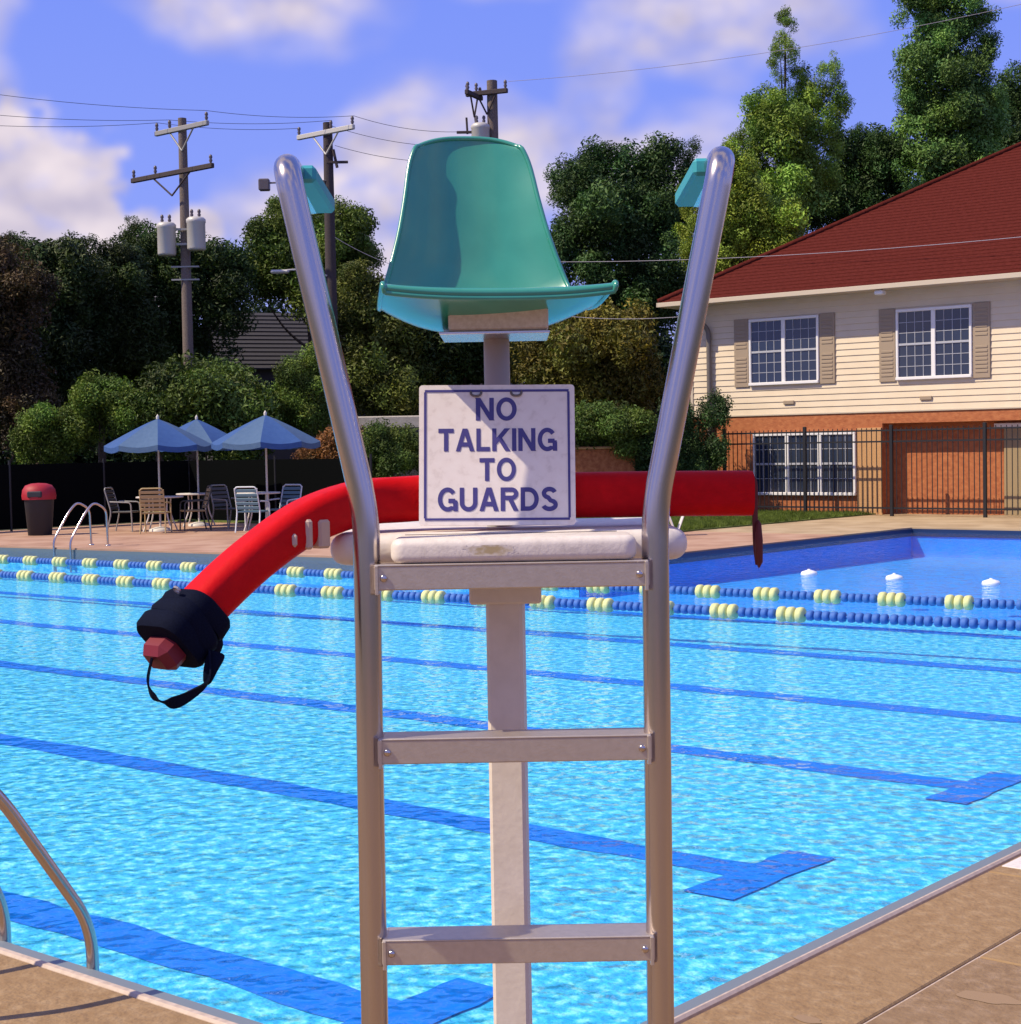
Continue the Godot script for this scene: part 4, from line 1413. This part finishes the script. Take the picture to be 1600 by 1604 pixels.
func text_part(parent: Node3D, s: String, c: Vector3, w: float, h: float) -> void:
	var widths := {"N": 0.76, "O": 0.86, "T": 0.68, "A": 0.80, "L": 0.60, "K": 0.78, "I": 0.175, "G": 0.84, "U": 0.76, "R": 0.76, "D": 0.78, "S": 0.72}
	var gap := 0.10
	var total := -gap
	for ch in s:
		total += widths[ch] + gap
	var sx := w / total
	var x := 0.0
	for ch in s:
		var st := mb()
		st.set_smooth_group(-1)
		var lift := 0.0
		for path in strokes(ch, widths[ch], 0.19):
			if path.size() == 2 and absf(path[0].x - path[1].x) > 0.05 and absf(path[0].y - path[1].y) > 0.3:
				var dd: Vector2 = (path[1] - path[0]).normalized()
				var nn := Vector2(-dd.y, dd.x) * 0.095
				var p: Vector2 = path[0] - dd * (0.12 if path[0].y < 0.1 or path[0].y > 0.9 else 0.0)
				var q: Vector2 = path[1] + dd * (0.12 if path[1].y < 0.1 or path[1].y > 0.9 else 0.0)
				for poly in Geometry2D.intersect_polygons(PackedVector2Array([p - nn, q - nn, q + nn, p + nn]), PackedVector2Array([Vector2(-1, 0), Vector2(2, 0), Vector2(2, 1), Vector2(-1, 1)])):
					var idx := Geometry2D.triangulate_polygon(poly)
					for k in range(0, idx.size(), 3):
						var v := []
						for m in 3:
							v.append(Vector3((poly[idx[k + m]].x + x) * sx - w * 0.5, (poly[idx[k + m]].y - 0.5) * h, lift) + c)
						tri(st, v[0], v[1], v[2], Vector3(0, 0, 1))
				lift += 0.00006
				continue
			var p0 := Vector3()
			var p1 := Vector3()
			for i in path.size():
				var d: Vector2 = (path[mini(i + 1, path.size() - 1)] - path[maxi(i - 1, 0)]).normalized()
				if path.size() > 30 and path[0].distance_to(path[-1]) < 0.01 and (i == 0 or i == path.size() - 1):
					d = Vector2(0, 1)
				var nn := Vector2(-d.y, d.x) * 0.095
				var q0 := Vector3((path[i].x + nn.x + x) * sx - w * 0.5, (path[i].y + nn.y - 0.5) * h, lift) + c
				var q1 := Vector3((path[i].x - nn.x + x) * sx - w * 0.5, (path[i].y - nn.y - 0.5) * h, lift) + c
				if i > 0:
					quad(st, p0, p1, q1, q0, Vector3(0, 0, 1))
				p0 = q0
				p1 = q1
			lift += 0.00006
		build("letter", st, mats.ink, parent)
		x += widths[ch] + gap

func make_sign() -> void:
	var t := thing("warning_sign", "square white sign reading NO TALKING TO GUARDS in blue", "sign", Vector3(-0.0215, 1.637, -2.846))
	t.rotation.x = -0.17
	t.rotation.z = -0.012
	var st := mb()
	sweep(st, [Vector3(0, 0, -0.004), Vector3(0, 0, 0.0)], rounded(0.270, 0.246, 0.006), Vector3.UP)
	build("board", st, mats.sign, t)
	for q in [[0.0, 0.1125, 0.250, 0.004], [0.0, -0.1125, 0.250, 0.004], [-0.1245, 0.0, 0.004, 0.2208], [0.1245, 0.0, 0.004, 0.2208]]:
		st = mb()
		box(st, at(Vector3(q[0], q[1], 0.0006)), Vector3(q[2], q[3], 0.0008))
		build("border_line", st, mats.ink, t)
	text_part(t, "NO", Vector3(-0.001, 0.080, 0.0007), 0.071, 0.040)
	text_part(t, "TALKING", Vector3(0.001, 0.026, 0.0007), 0.205, 0.040)
	text_part(t, "TO", Vector3(0.001, -0.026, 0.0007), 0.063, 0.040)
	text_part(t, "GUARDS", Vector3(0.001, -0.078, 0.0007), 0.207, 0.041)
	for x: float in [-0.036, 0.034]:
		st = mb()
		tube(st, bent([Vector3(x - 0.009, 0.126, -0.008), Vector3(x - 0.009, 0.103, 0.004), Vector3(x + 0.009, 0.103, 0.004), Vector3(x + 0.009, 0.126, -0.008)], 0.008, 4), 0.0022, 6)
		build("hook", st, mats.seam, t)

func make_rescue_tube() -> void:
	var t := thing("rescue_tube", "long red foam rescue tube laid across the platform and drooping at the left", "rescue tube")
	var raw := [Vector3(0.428, 1.560, -2.935), Vector3(0.28, 1.562, -2.925), Vector3(0.10, 1.563, -2.918), Vector3(-0.08, 1.564, -2.915), Vector3(-0.19, 1.561, -2.905), Vector3(-0.268, 1.556, -2.86), Vector3(-0.345, 1.530, -2.77), Vector3(-0.415, 1.480, -2.68), Vector3(-0.478, 1.420, -2.61), Vector3(-0.532, 1.357, -2.55)]
	var path := smooth_path(raw, 8)
	var st := mb()
	var taper := []
	for i in path.size():
		taper.append(lerpf(1.0, 0.88, smoothstep(0.45, 0.8, float(i) / path.size())))
	sweep(st, path, rounded(0.086, 0.080, 0.026, 6), Vector3.UP, taper)
	build("foam", st, mats.foam, t)
	# bunched strap wound round the lower end
	var n := path.size()
	var d: Vector3 = (path[n - 1] - path[n - 5]).normalized()
	var e: Vector3 = path[n - 1]
	for k in 3:
		st = mb()
		var p: Vector3 = e - d * (0.058 - 0.026 * k)
		var tilt := d.rotated(Vector3(0.5, 0.5, 0.7).normalized(), [0.14, -0.16, 0.08][k])
		sweep(st, [p - tilt * 0.017, p - tilt * 0.010, p + tilt * 0.010, p + tilt * 0.017], rounded(0.104 + 0.005 * (k % 2), 0.097 + 0.004 * k, 0.030, 6), Vector3.UP, [0.93, 1.0, 1.0, 0.92])
		build("strap_turn", st, mats.strap, t)
	st = mb()
	var side := d.cross(Vector3.UP).normalized()
	var up := side.cross(d)
	var q := e - d * 0.045 - up * 0.048 + side * 0.0
	sweep(st, smooth_path([q + up * 0.03, q - up * 0.004, q + d * 0.01 - up * 0.026], 4), rounded(0.05, 0.04, 0.018, 4), Vector3.FORWARD, [0.8, 1.1, 1.2, 1.2, 1.1, 1.0, 0.8, 0.6, 0.3])
	build("strap_knot", st, mats.strap, t)
	st = mb()
	box(st, Transform3D(Basis(side, up, -d), e + d * 0.018 - up * 0.004), Vector3(0.062, 0.052, 0.050), 0.012)
	build("end_block", st, mats.foam_dark, t)
	st = mb()
	lathe(st, Transform3D(Basis(side, -d, up).orthonormalized(), e - d * 0.062 + up * 0.052 + Vector3(0, 0, 0.016)), [Vector2(0.007, 0.0), Vector2(0.007, 0.004), Vector2(0.0, 0.005)], 10)
	build("buckle", st, mats.buckle, t)
	# pale plastic clips on the lower front face
	for g in [[-0.3415, 1.511, -2.727, 0.014, 0.050], [-0.3195, 1.510, -2.752, 0.024, 0.048], [-0.362, 1.503, -2.700, 0.010, 0.022]]:
		st = mb()
		box(st, Transform3D(Basis(Vector3.UP, 0.75), Vector3(g[0], g[1], g[2])), Vector3(g[3], g[4], 0.030), 0.004)
		build("clip", st, mats.clip, t)
	# hanging loop of webbing
	st = mb()
	var loop := smooth_path([Vector3(-0.555, 1.335, -2.515), Vector3(-0.560, 1.300, -2.505), Vector3(-0.548, 1.276, -2.50), Vector3(-0.522, 1.268, -2.50), Vector3(-0.490, 1.282, -2.505), Vector3(-0.468, 1.302, -2.515), Vector3(-0.470, 1.340, -2.54)], 7)
	var wide := []
	for i in loop.size():
		var f := float(i) / (loop.size() - 1)
		var k := pow(sin(f * PI), 2.0) * (1.0 - 0.85 * exp(-pow((f - 0.40) * 14.0, 2.0)))
		wide.append(Vector3(0.15, 1.0, 0.2).normalized() * 0.022 * k + Vector3(0.1, 0, 1).normalized() * 0.022 * (1.0 - k))
	ribbon(st, loop, wide, 0.0028)
	build("strap_loop", st, mats.strap, t)
	st = mb()
	sweep(st, smooth_path([Vector3(-0.462, 1.335, -2.55), Vector3(-0.468, 1.315, -2.53), Vector3(-0.474, 1.292, -2.525)], 4), rounded(0.022, 0.012, 0.005, 3), Vector3.FORWARD, [1.2, 1.25, 1.2, 1.1, 1.0, 0.9, 0.75, 0.6, 0.3])
	build("strap_tail", st, mats.strap, t)
	# tow line hanging from the right end
	st = mb()
	var hang := smooth_path([Vector3(0.405, 1.59, -2.93), Vector3(0.434, 1.585, -2.93), Vector3(0.436, 1.53, -2.93), Vector3(0.437, 1.47, -2.93), Vector3(0.440, 1.432, -2.925)], 6)
	sweep(st, hang, rounded(0.011, 0.004, 0.0018, 2), Vector3(0, 0.2, 1), [])
	build("tow_line", st, mats.red_strap, t)
	st = mb()
	lathe(st, at(Vector3(0.4415, 1.425, -2.925)), [Vector2(0.0, 0.088), Vector2(0.005, 0.08), Vector2(0.0075, 0.05), Vector2(0.007, 0.012), Vector2(0.0, 0.0)], 10)
	build("tow_handle", st, mats.red_strap, t)

func make_trees() -> void:
	# leaf colours as linear values
	var C := {
		"dark": Color(0.028, 0.048, 0.012),
		"dark2": Color(0.034, 0.066, 0.015),
		"mid": Color(0.095, 0.155, 0.024),
		"mid2": Color(0.065, 0.112, 0.019),
		"deep": Color(0.036, 0.082, 0.022),
		"bright": Color(0.19, 0.29, 0.035),
		"bright2": Color(0.085, 0.145, 0.02),
		"leaf": Color(0.16, 0.27, 0.042),
		"leaf2": Color(0.115, 0.23, 0.055),
		"olive": Color(0.075, 0.1, 0.017),
		"rust": Color(0.115, 0.115, 0.02),
		"rust2": Color(0.16, 0.08, 0.028),
		"purple": Color(0.055, 0.04, 0.018),
	}
	tree("purple_leaf_tree", "tall tree with dull purple brown leaves at the far left edge", Vector2(-13.9, -44.0), C.purple, 567, [[-13.6,4.3,1.2,1.9], [-13.1,5.8,0.9,1.0], [-14.2,5.6,1.2,1.5], [-12.9,2.7,0.9,1.0]])
	tree("dark_conifer_tree", "dark evergreen tree with a pointed top beside the purple leaved tree", Vector2(-14.3, -50.0), C.dark, 702, [[-14.8,7.5,0.7,0.8], [-14.3,6.9,1.4,1.1], [-14.2,5.0,1.7,1.7], [-13.2,7.1,0.8,0.8], [-15.1,8.1,0.3,0.3]])
	tree("broad_dark_tree", "broad dark green tree left of the pole with two transformers", Vector2(-12.9, -52.0), C.dark, 837, [[-12.9,6.9,1.4,1.2], [-13.4,5.1,1.8,1.8], [-12.1,5.9,1.2,1.6], [-13.1,7.9,0.8,0.5], [-12.3,7.7,0.6,0.5]])
	tree("dark_green_tree", "dark green tree behind the pole with two transformers", Vector2(-11.5, -54.0), C.dark2, 877, [[-11.8,8.1,1.0,0.9], [-11.4,6.7,1.7,1.7], [-9.9,6.0,1.7,1.9], [-9.4,7.4,0.8,0.8], [-12.1,8.7,0.5,0.5], [-10.3,7.7,1.3,1.0], [-11.4,4.8,1.9,1.3]])
	tree("pale_green_tree", "loose mid green tree behind the second utility pole", Vector2(-7.1, -56.0), C.mid, 837, [[-7.4,8.3,1.4,1.2], [-6.3,8.9,1.3,1.0], [-5.3,8.9,1.0,1.0], [-7.8,9.4,0.8,0.7], [-5.9,9.6,0.7,0.5], [-8.5,7.4,1.0,0.9], [-5.0,7.8,0.9,1.1], [-6.8,7.2,1.7,1.1]])
	tree("dark_slender_tree", "dark tree with scattered rusty leaves left of the green seat", Vector2(-3.6, -47.0), C.olive, 756, [[-4.3,5.0,1.0,1.5], [-3.4,5.5,1.0,1.1], [-3.6,3.5,1.5,1.1], [-4.5,6.3,0.6,0.8], [-2.7,4.2,1.1,1.1]])
	tree("dark_bushy_tree", "dark bushy tree directly behind the seat post", Vector2(-1.5, -48.0), C.dark2, 648, [[-1.8,4.3,1.5,1.3], [-0.7,3.9,1.1,1.1], [-2.7,3.2,1.1,0.9], [-1.0,5.2,1.5,0.9]])
	tree("olive_tree", "olive brown leaved tree right of the seat post", Vector2(1.8, -46.0), C.rust, 756, [[1.9,3.8,1.4,1.3], [2.9,4.4,1.3,1.0], [1.0,4.1,0.9,1.1], [3.6,3.5,0.9,1.1], [2.2,4.8,0.9,0.6]])
	tree("large_dark_tree", "large dark round crowned tree behind the right side of the seat", Vector2(3.4, -54.0), C.deep, 1215, [[3.5,9.3,1.9,1.7], [5.0,9.7,1.4,1.4], [2.4,10.1,1.0,1.0], [4.3,7.4,1.9,1.7], [2.2,8.1,1.0,1.5], [2.9,10.8,0.8,0.5], [5.6,10.7,0.7,0.8], [6.1,11.1,0.2,0.5], [4.1,6.2,1.9,1.3]])
	tree("yellow_green_tree", "bright yellow green tree beside the roof corner", Vector2(6.6, -47.0), C.bright, 837, [[6.3,7.3,0.9,1.1], [7.0,8.2,0.9,1.1], [5.8,6.6,0.6,1.1], [7.8,7.5,0.9,0.9], [5.4,7.9,0.5,0.9], [6.5,9.0,0.7,0.9]])
	tree("tall_thin_tree", "tall ragged tree with a thin pointed top above the roof", Vector2(9.9, -58.0), C.leaf, 1026, [[9.9,15.9,0.4,0.6], [9.7,15.0,0.5,0.7], [10.2,14.0,0.6,0.8], [9.3,13.4,0.9,0.8], [11.4,14.4,0.5,0.6], [11.0,13.4,0.8,0.8], [10.0,12.6,1.4,0.8], [8.8,12.1,0.8,0.9], [11.4,12.3,0.7,0.7], [8.7,10.7,0.8,1.1], [9.9,11.1,0.9,1.0], [9.4,9.8,1.4,1.1], [10.8,10.8,0.8,0.9]])
	tree("dark_filler_tree", "dark tree between the two tall trees above the roof", Vector2(13.0, -62.0), C.deep, 837, [[13.1,11.7,1.2,1.3], [13.3,12.9,0.5,0.6], [14.3,11.7,1.2,1.2], [12.2,10.5,1.4,1.0], [13.8,10.2,1.9,1.2], [14.8,12.6,0.7,0.7]])
	tree("tall_full_tree", "tall full green tree that leaves the top of the picture", Vector2(15.9, -60.0), C.leaf2, 1215, [[15.3,17.5,1.1,0.8], [16.5,17.0,1.0,0.9], [15.6,15.9,1.2,0.9], [16.9,15.8,0.9,0.8], [16.0,14.5,1.4,0.9], [17.4,14.3,0.9,0.9], [15.3,13.2,0.9,0.8], [16.5,12.9,1.5,1.1], [15.4,11.5,1.4,1.1], [17.1,11.3,1.4,0.9], [14.8,14.1,0.6,0.6]])
	tree("dark_edge_tree", "dark tree at the right edge of the photo behind the roof ridge", Vector2(19.9, -64.0), C.deep, 567, [[19.7,13.9,0.9,1.2], [20.5,14.6,1.0,1.5], [19.0,12.4,1.2,1.2], [20.5,12.6,1.2,1.2]])
	tree("pale_leaf_shrub", "light green shrub left of the blue umbrellas", Vector2(-10.4, -42.0), C.bright2, 445, [[-10.4,3.0,0.8,0.6], [-9.7,2.5,0.7,0.6], [-11.0,2.3,0.7,0.7], [-11.9,2.0,0.8,0.8]])
	tree("round_shrub", "rounded dark green shrub behind the blue umbrellas", Vector2(-7.8, -42.0), C.mid2, 621, [[-7.6,3.1,1.3,0.7], [-8.6,2.8,1.0,0.7], [-6.6,2.6,0.8,0.7], [-9.1,2.3,1.0,0.7], [-7.3,2.1,1.5,0.7]])
	tree("upright_shrub", "upright mid green shrub between umbrella and left handrail", Vector2(-5.5, -43.0), C.mid, 445, [[-5.4,3.6,0.6,0.8], [-5.3,2.6,0.7,0.8], [-5.8,2.8,0.7,0.7]])
	tree("rusty_shrub", "low shrub with rusty red leaves beside the right umbrella", Vector2(-4.0, -40.0), C.rust2, 324, [[-4.0,1.7,0.7,0.4], [-4.6,1.3,0.6,0.5], [-3.5,1.1,0.6,0.5]])
	tree("clipped_hedge", "low clipped green hedge left of the sign", Vector2(-2.7, -39.0), C.mid2, 405, [[-3.0,1.5,0.6,0.5], [-2.3,1.5,0.6,0.5], [-1.7,1.5,0.5,0.5]])
	tree("mounded_shrub", "low rounded dark green shrub above the brick planter", Vector2(2.1, -38.0), C.mid2, 445, [[2.0,2.1,0.7,0.4], [2.6,2.0,0.7,0.4], [1.5,2.0,0.5,0.4]])
	tree("foundation_shrub", "dark shrub against the left corner of the clubhouse", Vector2(4.6, -38.0), C.deep, 486, [[4.5,1.6,0.4,0.7], [4.1,1.0,0.6,0.7], [4.8,2.3,0.3,0.4], [3.9,1.7,0.5,0.9], [3.4,1.1,0.7,0.9]])

func _ready() -> void:
	var cam := Camera3D.new()
	cam.name = "camera"
	cam.fov = 34.61
	cam.near = 0.05
	cam.far = 2000.0
	cam.position = Vector3(0, 1.65, 0)
	cam.basis = Basis(Vector3.RIGHT, -0.0396) * Basis(Vector3.BACK, -0.018)
	cam.current = true
	add_child(cam)
	var env := Environment.new()
	env.background_mode = Environment.BG_SKY
	env.tonemap_mode = Environment.TONE_MAPPER_LINEAR
	env.tonemap_exposure = 1.15
	env.sdfgi_enabled = true
	env.ssao_enabled = true
	env.ssil_enabled = true
	var sky := Sky.new()
	var pano := PanoramaSkyMaterial.new()
	pano.panorama = cloud_sky()
	sky.sky_material = pano
	env.sky = sky
	var we := WorldEnvironment.new()
	we.name = "environment"
	we.environment = env
	add_child(we)
	var sun := DirectionalLight3D.new()
	sun.name = "sun"
	sun.light_energy = 1.55
	sun.light_color = Color(1.0, 0.94, 0.82)
	sun.light_angular_distance = 0.5
	sun.shadow_enabled = true
	add_child(sun)
	sun.look_at_from_position(Vector3(-0.635, 0.75, 0.20) * 50.0, Vector3.ZERO)

	make_materials()
	clumps = [clump_mesh(1, 150, 0.145), clump_mesh(2, 130, 0.165)]
	make_ground()
	make_decks()
	make_pool()
	make_clubhouse()
	make_fence()
	make_screen_fence()
	make_trees()
	make_far_wood()
	make_poles()
	make_chair_tower()
	make_sign()
	make_rescue_tube()
	var ladder := pool_ladder_mesh()
	ladder.position = lr(4.69, 3.125)
	ladder.basis = Basis(DR.cross(Vector3.UP) * -1.0, Vector3.UP, DR)
	var far := copy(ladder, "pool_ladder", "small steel pool ladder at the far left edge near the trash can", lr(24.9, far_edge(24.9) - 0.05), 0.0)
	far.basis = Basis(DR.cross(Vector3.UP), Vector3.UP, -DR)
	lane_rope("nearer lane rope of yellow and blue floats", lr(2.75, 14.45, WATER), lr(31.0, 12.75, WATER), 5.0, 0.3, "lane_rope")
	lane_rope("farther lane rope of yellow and blue floats", lr(2.75, 16.45, WATER), lr(31.0, 14.85, WATER), 4.4, 2.1, "lane_rope")
	make_far_things()
	make_marks()
